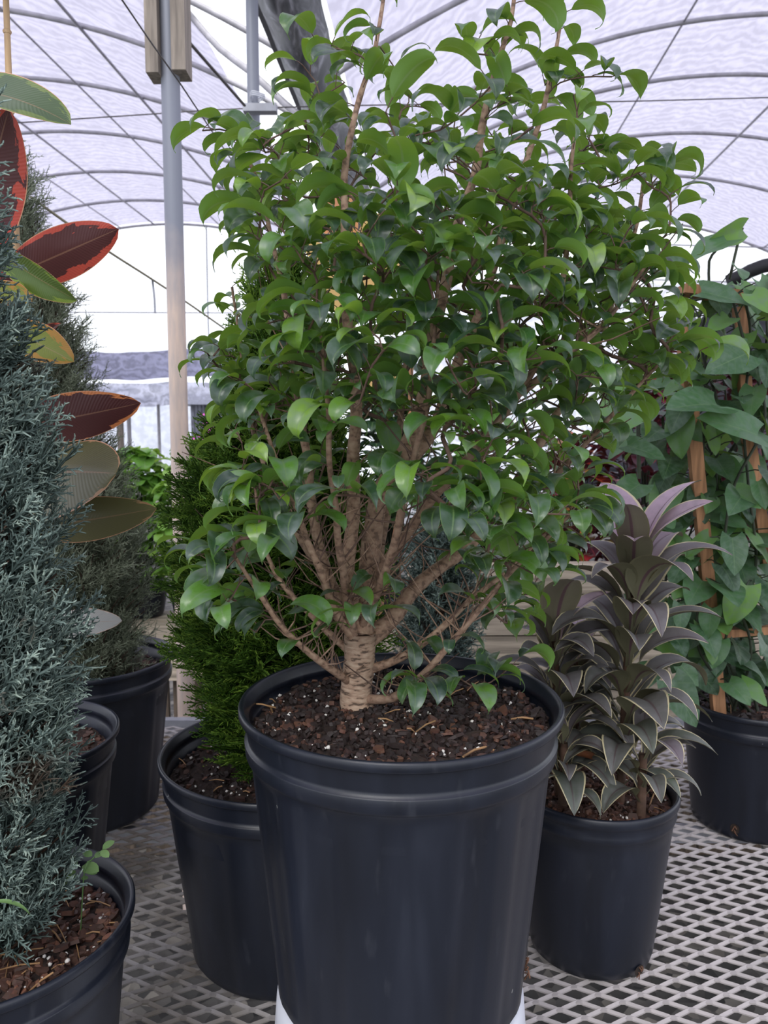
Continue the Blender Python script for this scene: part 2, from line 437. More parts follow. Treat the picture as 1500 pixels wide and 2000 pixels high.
# posts
def post(name, l, s, H1, label, r=.0295):
    t = thing(name, label, 'post', G(l, s, ZG-CH))
    mb = MB(); tube(mb, [G(l, s, ZG-CH+(H1-ZG+CH)*k/14) for k in range(15)], r, 20); return t, mb
m, nt, b, o = newmat('rusting_post_steel')
tc = nd(nt, 'TexCoord'); sp = nd(nt, 'SeparateXYZ'); lk(nt, tc.outputs['Object'], sp.inputs[0])
zz = mth(nt, 'ADD', sp.outputs[2], mth(nt, 'MULTIPLY', noise_(nt, 4, 4, objco(nt)), .5))
st = mth(nt, 'MULTIPLY', ramp(nt, mth(nt, 'DIVIDE', zz, 3.0), [(.30, (1, 1, 1)), (.78, (1, 1, 1)), (.86, (0, 0, 0))]), mth(nt, 'ADD', .35, noise_(nt, 25, 4, objco(nt, (3, 3, .5))), clamp=True))
lk(nt, mixc(nt, st, (.25, .265, .31), (.66, .52, .43)), b.inputs['Base Color']); b.inputs['Roughness'].default_value = .5; b.inputs['Metallic'].default_value = .2
M['post'] = m
t, mb = post('steel_post', -.843, 2.52, 2.2, 'round grey steel post with rust stains, flanked by two boards at top'); mb.build('pole', M['post'], t)
# boards beside the post, seen at pixels 292-315 and 340-367
for (u0, u1, vb) in ((291, 314, 150), (341, 367, 145)):
    mb = MB(); a = P((u0+u1)/2, vb, 2.55); wdt = (u1-u0)/FPX*2.55
    box(mb, a+Vector((0, .01, .45)), (wdt, .085, .9)); mb.build('board', M['woodpost'], t, smooth=False)
t2, mb = post('steel_post', -.87, 3.8, 2.25, 'farther pale grey steel post with a small cross bracket, behind the ficus'); mb.build('pole', M['post'], t2)
mb = MB(); a = P(476, 213, 3.77); c = P(541, 213, 3.77); bar(mb, a, c, .05, .035); mb.build('bracket', M['steel'], t2, smooth=False)
mb = MB(); q = P(503, 192, 3.8)
for dz in (0, .008, .016): tube(mb, [q+Vector((.034*math.cos(x), .034*math.sin(x), dz+.005*math.sin(x*2))) for x in np.linspace(0, 2*PI, 17)], .003, 5)
mb.build('wire_wrap', M['white_plastic'], t2)

# wires
def wire(pts, r, label, mat='wire', name='wire'):
    mb = MB(); tube(mb, smooth_path(pts, .15), r, 5); tag(mb.build(name, M[mat], loc=pts[0]), label, 'wire')
wire([P(-60, 246, 4.2), P(250, 226, 4.2), P(480, 212, 4.2), P(860, 203, 4.3), P(1180, 199, 4.4), P(1560, 189, 4.5)], .0035, 'thin grey wire stretched level across both vaults')
wire([P(225, -20, 1.9), P(300, 90, 2.0), P(350, 160, 2.1), P(420, 265, 2.5), P(520, 410, 3.4)], .0022, 'thin dark wire slanting down past the board on the near post')
wire([P(350, 60, 3.2), P(420, 140, 3.4), P(478, 206, 3.72)], .007, 'thick black cable running down to the bracket on the far post', name='cable')
wire([P(60, 385, 2.2), P(190, 477, 2.6), P(330, 567, 3.1), P(450, 650, 3.55), P(500, 688, 3.77)], .0042, 'tan cord slanting down across the bright far opening', 'rope', 'cord')
wire([P(366, 22, 5.2), P(430, 95, 5.0), P(490, 140, 4.8), P(560, 205, 4.6), P(640, 270, 4.4)], .022, 'grey brace pipe slanting from the bright gap down to the gutter', 'hoop', 'brace_pipe')
wire([P(403, 441, 12.35), P(406, 600, 12.3), P(409, 690, 12.3)], .012, 'thin grey hanging rod in the bright far opening right of near post', 'steel', 'hanging_rod')
wire([P(298, 547, 2.98), P(302, 585, 2.98), P(303, 612, 2.98)], .0045, 'short grey hanging rod below the tan cord left of near post', 'steel', 'hanging_rod')

# ---- far end: films, rolled curtain, fence, shed
def sheet(name, pts, mat, nx=30, ny=8, amp=.02, off=0):
    """a bilinear sheet between 4 corners with folds"""
    a, b_, c, d = [Vector(p) for p in pts]; V = []
    for q in range(ny+1):
        for k in range(nx+1):
            s, t = k/nx, q/ny
            p = (a*(1-s)+b_*s)*(1-t)+(d*(1-s)+c*s)*t
            p = p+Vector((0, amp*mnoise.noise(Vector((p.x*4, p.z*6, off))), amp*.6*mnoise.noise(Vector((p.x*2, p.z*3, off+4)))))
            V.append(p)
    mb = MB(); m_ = nx+1; i = np.arange(ny)[:, None]*m_; j = np.arange(nx)[None, :]
    mb.add(V, np.stack([i+j, i+j+1, i+m_+j+1, i+m_+j], -1).reshape(-1, 4))
    return mb.build(name, mat)
M['curtain'] = film_mat('rolled_curtain_plastic', (.60, .60, .70), .05, 3, .3)
# rolled curtain on the left far end
mb = MB(); pts = [P(u, 712, 12.0)+Vector((0, 0, .03*math.sin(u*.02))) for u in np.linspace(-300, 640, 50)]
V = []
tube(mb, pts, [.21+.02*mnoise.noise(Vector((p.x*3, 0, 0))) for p in pts], 14)
tag(mb.build('rolled_curtain', M['curtain'], loc=pts[0]), 'long roll of lavender grey plastic curtain across the far left end', 'rolled curtain')
o = sheet('hanging_plastic', [P(-300, 795, 12.2), P(640, 795, 12.2), P(640, 748, 12.2), P(-300, 748, 12.2)], M['curtain'], 60, 10, .14, 3)
tag(o, 'crumpled plastic sheeting hanging below the rolled curtain', 'plastic sheet')
for k, (v, lab) in enumerate(((610, 'upper'), (690, 'lower'))):
    mb = MB(); tube(mb, [P(-300, v-2, 12.3), P(640, v+2, 12.3)], .010, 6)
    tag(mb.build('wall_rail', M['hoop'], loc=P(-300, v, 12.3)), f'{lab} thin horizontal rail in the white far left opening', 'rail')
struct(sheet('wall_far_left', [P(-500, 960, 13.0), P(640, 960, 13.0), P(640, 770, 13.0), P(-500, 770, 13.0)], film_mat('haze_white_film', (.78, .80, .88), .35, 2, .12), 60, 8, .05, 8))
for k, (u, v0, v1, r) in enumerate(((237, 805, 900, .05), (254, 800, 890, .03), (312, 790, 885, .022))):
    mb = MB(); q = P(u, v1, 11); tube(mb, [Vector((q.x, q.y, ZG)), q, P(u-3, v0, 11)], r, 8)
    tag(mb.build('fence_post', M['hoop'] if k else M['woodpost'], loc=P(u, v1, 11)), ['brownish far fence post by the maroon leaf tip', 'dark far fence post, second from the grey juniper', 'thin leaning far fence post left of the near steel post'][k], 'fence post')
# grey shed
sh = thing('garden_shed', 'small grey corrugated shed with flat roof right of the near steel post', 'shed', P(425, 850, 11.2))
mb = MB(); a = P(372, 870, 11.2); b2 = P(470, 870, 11.2); W_ = b2.x-a.x
for k in range(28):
    x = a.x+W_*k/28
    box(mb, (x+W_/56, 11.4, a.z+.28), (W_/28*.8, .3+(.03 if k % 2 else 0), .62))
box(mb, (a.x+W_/2, 11.6, a.z+.28), (W_, .4, .62))
box(mb, (a.x+W_/2, 11.6, (a.z+ZG)/2), (W_, .4, a.z-ZG)); mb.build('wall_panel', simple('corrugated_grey', (.22, .23, .27), .6, 0, .3, 10), sh, smooth=False)
mb = MB(); box(mb, (a.x+W_/2, 11.45, a.z+.62), (W_+.4, .7, .07)); mb.build('roof', simple('shed_roof', (.5, .52, .6), .6), sh, smooth=False)

# right far end: white film wall with rails, and dark shade cloth
o = struct(sheet('wall_far_right', [G(-.7, 12.7, -1.5), G(6.4, 12.7, -1.5), G(6.4, 12.7, 2.45), G(-.7, 12.7, 2.45)], M['film_white'], 60, 24, .10, 1))
for v, lab in ((476, 'upper'), (545, 'lower')):
    mb = MB(); tube(mb, [P(1000, v-6, 12.2), P(1600, v+10, 12.2)], .012, 6)
    tag(mb.build('wall_rail', M['hoop'], loc=P(1000, v, 12.2)), f'{lab} thin rail across the white film beyond the vine', 'rail')
M['shade'] = simple('grey_shade_cloth', (.045, .046, .055), .8, 0, .35, 6, stretch=(1, 1, 4))
M['blackroll'] = simple('black_cloth_roll', (.012, .012, .014), .6)
mb = MB(); pts = smooth_path([P(1422, 550, 4.6), P(1450, 538, 4.55), P(1490, 520, 4.5), P(1600, 500, 4.4)], .08)
tube(mb, pts, .04, 12); t = mb.build('shade_cloth_roll', M['blackroll'], loc=pts[0])
tag(t, 'black rolled shade cloth at right edge above the vine', 'shade cloth')
o = sheet('shade_curtain', [P(1060, 1010, 5.2), P(1700, 1010, 5.0), P(1700, 535, 5.0), P(1385, 600, 5.2)], M['shade'], 50, 20, .16, 2)
tag(o, 'dark grey shade cloth hanging behind the climbing vine', 'shade cloth')

# ---------------------------------------------------------------- benches
m, nt, b, o = newmat('weathered_expanded_steel')
f = noise_(nt, 5, 4, objco(nt)); f3 = noise_(nt, 60, 3, objco(nt))
tc = nd(nt, 'TexCoord'); sp = nd(nt, 'SeparateXYZ'); lk(nt, tc.outputs['Object'], sp.inputs[0])
dirt = mth(nt, 'ADD', f, mth(nt, 'MULTIPLY', sp.outputs[0], -.30))
c = ramp(nt, dirt, [(.42, (.52, .48, .47)), (.62, (.36, .34, .33)), (.78, (.20, .17, .13))])
lk(nt, mixc(nt, mth(nt, 'MULTIPLY', f3, .35), c, (.2, .19, .18)), b.inputs['Base Color']); b.inputs['Roughness'].default_value = .6; b.inputs['Metallic'].default_value = .15
M['mesh'] = m
bn = thing('mesh_bench', 'grey expanded metal mesh bench top holding the black nursery pots', 'bench', (0, 1.5, ZG))
mb = MB(); LWD, SWD, sw, th = .070, .034, .0044, .0022
x0, x1, y0, y1 = -1.75, 2.05, .62, 2.38
rows = int((y1-y0)/(SWD/2)); cols = int((x1-x0)/LWD)
Rm = math.radians(2.0)
# one strand: a short flat bar with knuckle flats at both ends, tilted like raised mesh
def strand(ax_, ay, bx_, by):
    d = np.array([bx_-ax_, by-ay]); L = np.linalg.norm(d); d /= L; nrm = np.array([-d[1], d[0]])
    sec = []
    for t, wd in ((0, .9), (.16, 1.0), (.84, 1.0), (1, .9)):
        c = np.array([ax_, ay])+d*L*t
        w2 = sw*wd/2; tilt = .0016 if .1 < t < .9 else .0006
        sec += [[*(c-nrm*w2), -tilt], [*(c+nrm*w2), tilt], [*(c+nrm*w2), tilt-th], [*(c-nrm*w2), -tilt-th]]
    Q = []
    for k in range(3):
        for j in range(4): Q.append([k*4+j, (k+1)*4+j, (k+1)*4+(j+1) % 4, k*4+(j+1) % 4])
    return np.array(sec), np.array(Q)
A_, QA = strand(-LWD/2+.0015, 0, -.0015, SWD/2); B_, QB = strand(.0015, SWD/2, LWD/2-.0015, 0)
kn = np.array([[-.0055, -.0036, 0], [.0055, -.0036, 0], [.0055, .0036, .0008], [-.0055, .0036, .0008], [-.0055, -.0036, -.003], [.0055, -.0036, -.003], [.0055, .0036, -.003], [-.0055, .0036, -.003]])
QK = np.array([[0, 1, 2, 3], [0, 4, 5, 1], [1, 5, 6, 2], [2, 6, 7, 3], [3, 7, 4, 0]])
cell = np.concatenate([A_, B_, kn+np.array([0, SWD/2, 0]), kn+np.array([LWD/2, 0, 0])]); cq = np.concatenate([QA, QB+16, QK+32, QK+40])
A2_, QA2 = strand(-LWD/2+.0015, 0, -.0015, -SWD/2); B2_, QB2 = strand(.0015, -SWD/2, LWD/2-.0015, 0)
cell2 = np.concatenate([A2_, B2_]); cq2 = np.concatenate([QA2, QB2+16])
for r_ in range(int((y1-y0)/SWD)):
    for c_ in range(cols):
        for (cc, qq) in ((cell, cq), (cell2, cq2)):
            V = cc+np.array([x0+(c_+.5)*LWD, y0+(r_+.5)*SWD, -.002])
            mb.add(V, qq)
mb.build('mesh_top', M['mesh'], bn, smooth=False)
for (a, b_, lab) in (((x0, y1+.01, -.012), (x1, y1+.01, -.012), None), ((x0, y0-.01, -.012), (x1, y0-.01, -.012), None)):
    mb = MB(); bar(mb, a, b_, .03, .045); mb.build('edge_rail', M['steel'], bn, smooth=False)
for y in (1.05, 1.75):
    mb = MB(); bar(mb, (x0, y, -.03), (x1, y, -.03), .03, .035); mb.build('cross_rail', M['steel'], bn, smooth=False)
for (x, y) in ((-1.7, .64), (2.0, .64), (-1.7, 2.36), (.15, 2.36), (2.0, 2.36)):
    mb = MB(); bar(mb, (x, y, -.03), (x, y, ZG), .04, .04); mb.build('leg', M['steel'], bn, smooth=False)

# wooden bench behind
wb = thing('wooden_bench', 'weathered plank bench behind the mesh bench, carrying leafy plants', 'bench', (.2, 3.8, ZG))
WZ = .10
for k in range(3):
    mb = MB(); y = 3.0+.22*k
    bar(mb, (-3.3, y, WZ-.02), (3.6, y+.01*math.sin(k), WZ-.02), .20, .04); mb.build('plank', M['woodbench'], wb, smooth=False)
mb = MB(); bar(mb, (-3.3, 2.89, WZ-.06), (3.6, 2.89, WZ-.06), .035, .12); mb.build('front_rail', M['woodbench'], wb, smooth=False)
k = 0; x = -3.2
while x < 3.5 and k < 60:
    mb = MB(); wdt = .10+.02*rng.random(); bar(mb, (x, 2.94, WZ-.10), (x+.01*rng.uniform(-1, 1), 2.94, ZG), wdt, .025, up=(0, 1, 0)); mb.build('skirt_board', M['woodslat'], wb, smooth=False)
    x += wdt+rng.choice([.012, .03, .02]); k += 1
# stacked boards at the right, in front of the back bench
ls = thing('lumber_stack', 'stack of pale weathered boards between the ficus and the grey leaved plant', 'lumber stack', (.75, 2.62, ZG))
z = -.21; k = 0
while z < .44:
    h = (.14, .09, .12, .10)[k % 4]
    mb = MB(); bar(mb, (.04+.02*(k % 3), 2.62+.012*(k % 2), z+h/2), (1.75-.03*(k % 4), 2.63-.012*(k % 2), z+h/2+.004), .16, h-.006); mb.build('board', M['woodbench'], ls, smooth=False)
    z += h; k += 1
for x in (.2, .85, 1.6):
    mb = MB(); box(mb, (x, 2.62, (ZG-.21)/2), (.09, .14, .54)); mb.build('support_block', M['woodslat'], ls, smooth=False)
# white pedestal under the main pot
MC = Vector((.021, .947, .20))
ped = thing('white_pedestal', 'upturned white plastic tub under the large front pot', 'tub', (MC.x, MC.y, 0))
mb = MB(); prof = [(.180, .0), (.183, .004), (.180, .012), (.172, .014), (.163, .155), (.160, .192), (.150, .2), (.0, .2)]
def lathe(mb, prof, c, n=72, fr=None, close=False):
    a = np.arange(n)*2*PI/n; V = []; A = []
    for (r, z) in prof:
        rr = np.full(n, r) if fr is None else fr(r, z, a)
        V.append(np.stack([c[0]+rr*np.cos(a), c[1]+rr*np.sin(a), np.full(n, c[2]+z)], -1))
    V = np.concatenate(V); m_ = len(prof)
    i = np.arange(m_-1)[:, None]*n; j = np.arange(n)[None, :]; k = (j+1) % n
    mb.add(V, np.stack([i+j, i+k, i+n+k, i+n+j], -1).reshape(-1, 4))
lathe(mb, prof, (MC.x, MC.y, 0)); mb.build('tub_body', M['white_plastic'], ped)
# ---------------------------------------------------------------- pots
def pot(parent, c, r, h, rb, panels=0, band=True, hole=None, soil=.03, n=144, mat='pot', rings=True, ph=.4):
    """c = centre of the base"""
    mb = MB(); k = r-rb
    if band:
        prof = [(rb-.02, .0), (rb-.008, .001), (rb-.001, .008), (rb, .02)]
        zt = h-.062
        prof += [(rb+(k-.0145)*t, .02+(zt-.024)*t) for t in (.05, .15, .3, .45, .6, .75, .88, .96, 1.0)]
        prof += [(r-.0125, zt-.001), (r-.0088, zt+.002), (r-.0080, zt+.004), (r-.0068, zt+.018), (r-.0074, zt+.0195), (r-.0108, zt+.0205), (r-.0104, zt+.026), (r-.0075, h-.016), (r-.0072, h-.0135), (r-.0015, h-.0125), (r, h-.010), (r, h-.003), (r-.0012, h-.0008), (r-.0032, h), (r-.0062, h-.0012), (r-.0075, h-.005)]
    else:
        prof = [(rb-.03, .0), (rb-.014, .002), (rb-.004, .010), (rb, .025)]
        zt = h-.045
        prof += [(rb+(k-.009)*t, .025+(zt-.025)*t) for t in (.15, .3, .45, .6, .75, .9, 1.0)]
        prof += [(r-.0065, zt+.002), (r-.0045, zt+.008), (r-.005, zt+.012), (r-.0055, h-.020), (r-.0015, h-.017), (r, h-.012), (r, h-.004), (r-.0015, h-.001), (r-.004, h), (r-.007, h-.003)]
    inn = [(r-.0125, h-.012), (r-.0135, h-.020), (r-.0120, h-.021), (r-.0150, h-.030), (r-.0165, h-.031), (r-.019, h-.06), (r-.022, h-.11)]
    prof += inn; wall_top = len(prof)
    def fr(rr, z, a):
        if panels and z < zt-.004 and .004 < z and rr < r-.0120 and not (rr, z) in inn:
            w_ = np.cos(a*panels+ph)+.25*np.cos(a*3+1); f = np.clip(w_*3.2, -1, 1)*.5+.5
            fade = min(1, z/.03, (zt-z)/.012)
            return rr-.0036*f*fade
        return np.full_like(a, rr)
    lathe(mb, prof, c, n, fr)
    o = mb.build('pot', M[mat], parent)
    # bottom
    mb = MB(); lathe(mb, [(rb-.018, .002), (rb*.5, .004), (.001, .004)], c, 48); mb.build('pot_base', M[mat], parent)
    if hole:
        for hd in hole:
            a = math.radians(hd[0]); z = hd[1]; wd, hh = hd[2], hd[3]
            rr = (rb+(k-.0145)*(z-.02)/(zt-.024) if band else rb+(k-.009)*(z-.025)/(zt-.025)) if z > .025 else rb
            mb = MB(); cc = Vector((c[0]+math.cos(a)*(rr+.0005), c[1]+math.sin(a)*(rr+.0005), c[2]+z)); t_ = Vector((-math.sin(a), math.cos(a), 0)); no = Vector((math.cos(a), math.sin(a), 0))
            pts = [cc+t_*wd*math.cos(q)+Vector((0, 0, 1))*hh*math.sin(q) for q in np.linspace(0, 2*PI, 21)[:-1]]
            V = [p+no*.0012 for p in pts]+[cc+no*.0006]
            mb.add(V, None, [[q, (q+1) % 20, 20] for q in range(20)])
            ho = mb.build('drainage_hole', M['hole'], parent)
            mb = MB()
            for q in range(5):
                p = cc+t_*wd*rng.uniform(-.5, .5)+Vector((0, 0, 1))*hh*rng.uniform(-.8, .6)
                tube(mb, [p-no*.002, p+no*.003+t_*.003*rng.uniform(-1, 1), p+no*.002+Vector((rng.uniform(-.004, .004), 0, -rng.uniform(.004, .012)))], .0012, 4)
            mb.build('root_bits', M['rootbit'], ho)
    return r-.0135

def soil(parent, c, r, z, nchips=500, chips='chips', perl=40, straw=8, size=(.004, .014), amp=.006, slope=(0, 0)):
    zf = lambda x, y: z+amp*mnoise.noise(Vector((x*22, y*22, c[0]*7)))+amp*.6*mnoise.noise(Vector((x*70, y*70, 1)))+slope[0]*(x-c[0])+slope[1]*(y-c[1])
    mb = MB(); V = []; nr_, na = 22, 96
    for i in range(nr_+1):
        for j in range(na):
            a = 2*PI*j/na; rr = r*i/nr_; x = c[0]+rr*math.cos(a); y = c[1]+rr*math.sin(a)
            V.append((x, y, zf(x, y)-(.004 if i == nr_ else 0)))
    i = np.arange(nr_)[:, None]*na; j = np.arange(na)[None, :]; k = (j+1) % na
    mb.add(V, np.stack([i+j, i+na+j, i+na+k, i+k], -1).reshape(-1, 4))
    so = mb.build('potting_mix', M['soil'], parent)
    def spot():
        a = rng.uniform(0, 2*PI); rr = (r-.008)*math.sqrt(rng.random()); return c[0]+rr*math.cos(a), c[1]+rr*math.sin(a)
    mb = MB()
    for q in range(nchips):
        x, y = spot(); L = rng.uniform(*size)*(1 if rng.random() < .8 else 1.6); W_ = L*rng.uniform(.35, .8); T_ = rng.uniform(.0012, .003)
        m_ = rng.choice([5, 6, 7]); a0 = rng.uniform(0, 6)
        poly = [(L*.5*math.cos(a0+2*PI*t/m_)*rng.uniform(.7, 1.15), W_*.5*math.sin(a0+2*PI*t/m_)*rng.uniform(.7, 1.15)) for t in range(m_)]
        R = (Matrix.Rotation(rng.uniform(0, 6.3), 3, 'Z') @ Matrix.Rotation(rng.gauss(0, .45), 3, 'X') @ Matrix.Rotation(rng.gauss(0, .35), 3, 'Y'))
        ce = Vector((x, y, zf(x, y)+rng.uniform(.0, .004)))
        V = [ce+R @ Vector((px, py, T_)) for px, py in poly]+[ce+R @ Vector((px*1.05, py*1.05, -T_)) for px, py in poly]+[ce+R @ Vector((0, 0, T_*1.2))]
        T = [[t, (t+1) % m_, 2*m_] for t in range(m_)]; Q = [[t, m_+t, m_+(t+1) % m_, (t+1) % m_] for t in range(m_)]
        mb.add(V, Q, T, (0, 0, rng.random()))
    stuff(mb.build('bark_chips', M[chips], so, smooth=False))
    if perl:
        mb = MB()
        for q in range(perl):
            x, y = spot(); R0 = rng.uniform(.0010, .0030)*(1 if rng.random() < .85 else 1.5)
            V = []
            for e in (-1, -.5, 0, .5, 1):
                for t in range(6):
                    a = 2*PI*t/6; cr = math.sqrt(max(0, 1-e*e))+.02; jr = R0*rng.uniform(.75, 1.2)
                    V.append((x+jr*cr*math.cos(a), y+jr*cr*math.sin(a), zf(x, y)+.003+jr*e))
            mb.add(V, [[e*6+t, e*6+(t+1) % 6, (e+1)*6+(t+1) % 6, (e+1)*6+t] for e in range(4) for t in range(6)])
        stuff(mb.build('perlite', M['perlite'], so))
    if straw:
        mb = MB()
        for q in range(straw):
            x, y = spot(); a = rng.uniform(0, 6.3); L = rng.uniform(.012, .05); p = Vector((x, y, zf(x, y)+.006)); d = ang(a, rng.uniform(-.05, .15))
            tube(mb, [p, p+d*L*.5+Vector((0, 0, .002)), p+d*L], rng.uniform(.0006, .0014), 5)
        stuff(mb.build('twig_litter', M['straw'], so))
    return zf

# ---------------------------------------------------------------- the big weeping fig
fg = thing('potted_ficus', 'large potted weeping fig with curled glossy leaves in the front centre black pot', 'potted plant', tuple(MC))
rin = pot(fg, MC, .202, .38, .159, panels=13, hole=[(-17, .055, .006, .022)], ph=2.2)
zf = soil(fg, MC, rin+.0008, MC.z+.38-.028, 2300, 'chips', 130, 14, (.005, .0135), .007)
TB = Vector((-.034, .985, 0)); TB.z = zf(TB.x, TB.y)-.01
TB = P(700, 1392, .985)
nodes = [TB.copy()]; par = [-1]; rmin = [.020]; chains = []
def D(px, py, dy=0.0): return P(px, py, .985+dy)
def add_chain(start, pts, r0, r1):
    idx = [start]; n = len(pts)
    for k, p in enumerate(pts):
        nodes.append(Vector(p)); par.append(idx[-1]); rmin.append(r0+(r1-r0)*((k+1)/n)**.8); idx.append(len(nodes)-1)
    chains.append(idx); return idx
def nearest(p):
    return min(range(len(nodes)), key=lambda i: (nodes[i]-p).length)
def stem(px, r0, r1, start=None, step=.014):
    pts = [D(*q) for q in px]
    s = nearest(pts[0]) if start is None else start
    path = smooth_path([nodes[s]]+pts[(1 if (pts[0]-nodes[s]).length < .03 else 0):], step)[1:]
    # knobbly growth
    path = [p+Vector((mnoise.noise(p*14), mnoise.noise(p*14+Vector((9, 0, 0))), 0))*.004 for p in path]
    return add_chain(s, path, r0, r1)
stem([(698, 1392), (698, 1340), (702, 1290), (703, 1235)], .0205, .0205, 0)
stem([(705, 1240, 0), (718, 1150, .01), (724, 1060, .02), (745, 960, .03), (795, 870, .02), (825, 770, .0), (845, 660, -.01), (868, 560, -.02), (890, 450, -.02), (925, 340, -.03), (938, 250, -.04), (960, 150, -.05), (1000, 40, -.06), (1006, -25, -.06)], .0165, .0022)
stem([(690, 1240, 0), (680, 1130, -.02), (690, 1000, -.03), (692, 880, -.05), (690, 740, -.06), (680, 620, -.06), (674, 500, -.06), (672, 400, -.05), (680, 290, -.04), (705, 190, -.03), (735, 90, -.03), (748, -10, -.02)], .0115, .0022)
stem([(745, 975, .03), (800, 900, .07), (850, 830, .09), (900, 690, .10), (942, 600, .10), (975, 480, .10), (1010, 370, .08), (1055, 230, .07), (1080, 120, .06), (1098, 30, .06)], .0120, .002)
stem([(688, 1250, 0), (645, 1140, .03), (615, 1020, .05), (598, 880, .06), (572, 720, .05), (560, 600, .05), (532, 480, .04), (510, 370, .03), (462, 270, .01)], .0095, .002)
stem([(692, 1262, 0), (655, 1190, -.04), (610, 1080, -.07), (565, 960, -.09), (525, 860, -.10), (495, 760, -.11)], .0072, .0018)
stem([(680, 1345, -.0), (620, 1290, -.06), (560, 1235, -.10), (500, 1150, -.13), (462, 1090, -.15)], .0060, .002)
stem([(684, 1300, 0), (625, 1220, .02), (560, 1150, .04), (515, 1060, .05), (500, 950, .06)], .0060, .0018)
stem([(715, 1262, .0), (760, 1215, .03), (800, 1165, .06), (850, 1115, .09), (915, 1065, .12), (980, 990, .13), (1045, 880, .14), (1100, 790, .14), (1160, 690, .13), (1205, 560, .12), (1245, 430, .11), (1262, 310, .10)], .0125, .002)
stem([(715, 1310, 0), (780, 1285, -.01), (850, 1235, -.02), (920, 1170, -.02), (1000, 1110, -.02), (1080, 1030, -.02)], .0066, .0018)
stem([(716, 1375, -.01), (770, 1362, -.03), (830, 1312, -.05), (900, 1235, -.07), (985, 1130, -.09), (1060, 1060, -.10), (1115, 1000, -.11)], .0068, .002)
stem([(722, 1150, .01), (790, 1050, -.02), (850, 970, -.05), (925, 880, -.08), (1010, 770, -.10), (1075, 650, -.12), (1105, 500, -.12), (1115, 360, -.11), (1130, 230, -.10)], .0080, .0018)
stem([(700, 1235, .01), (740, 1080, .08), (775, 860, .14), (795, 680, .16), (795, 520, .16), (785, 380, .14)], .0100, .002)
stem([(694, 1240, -.01), (665, 1080, -.08), (645, 920, -.13), (640, 760, -.16), (620, 620, -.17)], .0070, .0018)
stem([(710, 1235, -.01), (760, 1100, -.08), (790, 960, -.13), (830, 800, -.17), (850, 660, -.18), (855, 540, -.17)], .0068, .0018)
stem([(640, 1140, .03), (560, 1010, .10), (500, 860, .14), (470, 700, .15), (455, 560, .14)], .0060, .0018)
stem([(980, 990, .13), (1080, 930, .06), (1160, 850, .02), (1240, 760, .0), (1310, 690, -.02)], .0056, .0018)
stem([(1010, 770, -.10), (1100, 700, -.13), (1190, 620, -.14), (1260, 520, -.13)], .0050, .0018)
n_main = len(nodes); n_ch = len(chains)

# crown outline in the photograph (pixels) and its depth
OUT = [(600, 95), (560, 200), (520, 240), (430, 240), (410, 300), (460, 330), (460, 400), (490, 470), (520, 560), (500, 610), (430, 650), (420, 700), (450, 760), (460, 860), (455, 930), (470, 1000), (440, 1060), (400, 1090), (420, 1130), (400, 1190), (440, 1210), (500, 1200), (520, 1060), (600, 1060), (760, 1000), (820, 960), (860, 1060), (920, 1120), (960, 1200), (1000, 1280), (1030, 1280), (1010, 1180), (1080, 1110), (1140, 1090), (1150, 1000), (1130, 930), (1130, 860), (1230, 780), (1320, 720), (1340, 660), (1290, 590), (1290, 480), (1270, 400), (1300, 330), (1240, 290), (1190, 330), (1160, 250), (1160, 170), (1110, 100), (1080, 60), (1020, 100), (990, 40), (930, 90), (880, 120), (860, 190), (800, 180), (740, 80), (690, 110), (650, 130)]
def inside(x, y):
    c = False; j = len(OUT)-1
    for i in range(len(OUT)):
        xi, yi = OUT[i]; xj, yj = OUT[j]
        if (yi > y) != (yj > y) and x < (xj-xi)*(y-yi)/(yj-yi)+xi: c = not c
        j = i
    return c
tg = []
random_tries = 0
while len(tg) < 520 and random_tries < 60000:
    random_tries += 1
    x = rng.uniform(395, 1345); y = rng.uniform(40, 1290)
    if not inside(x, y): continue
    if y > 1000 and rng.random() < .45: continue
    if 820 < y and 560 < x < 900 and rng.random() < .7: continue
    if y < 380 and rng.random() < (.82 if y < 240 else .5): continue
    if x > 1180 and y < 480 and rng.random() < .4: continue
    hw = 390 if y < 820 else 330
    q = math.sqrt(max(0, 1-((x-845 if y < 900 else x-790)/(hw*1.15))**2))
    dmax = .235*q*(1 if y > 300 else .35+.65*y/300)+.02
    dy = dmax*(rng.choice([-1, 1])*rng.random()**.6)
    p = D(x, y, dy)
    if any((p-t).length < .022 for t in tg): continue
    tg.append(p)
for (x, y, dy) in ((660, 965, -.2), (735, 975, -.2), (620, 985, -.17), (545, 1195, -.12), (500, 1235, -.12), (430, 1195, -.16), (380, 1085, -.16), (800, 1335, -.10), (845, 1355, -.09), (905, 1330, -.06), (1000, 1300, -.02), (880, 1250, -.09), (770, 1175, -.12), (700, 1200, -.10), (925, 1095, -.16), (1040, 1000, -.2), (1120, 1005, -.2), (940, 940, -.2), (1320, 310, .02), (1310, 395, 0), (1360, 690, -.02), (395, 255, 0), (405, 690, 0), (1195, 150, 0), (1098, 25, .05), (620, 90, -.03)):
    tg.append(D(x, y, dy))
base0 = D(702, 1240)
tg.sort(key=lambda p: (p-base0).length)
tips = []
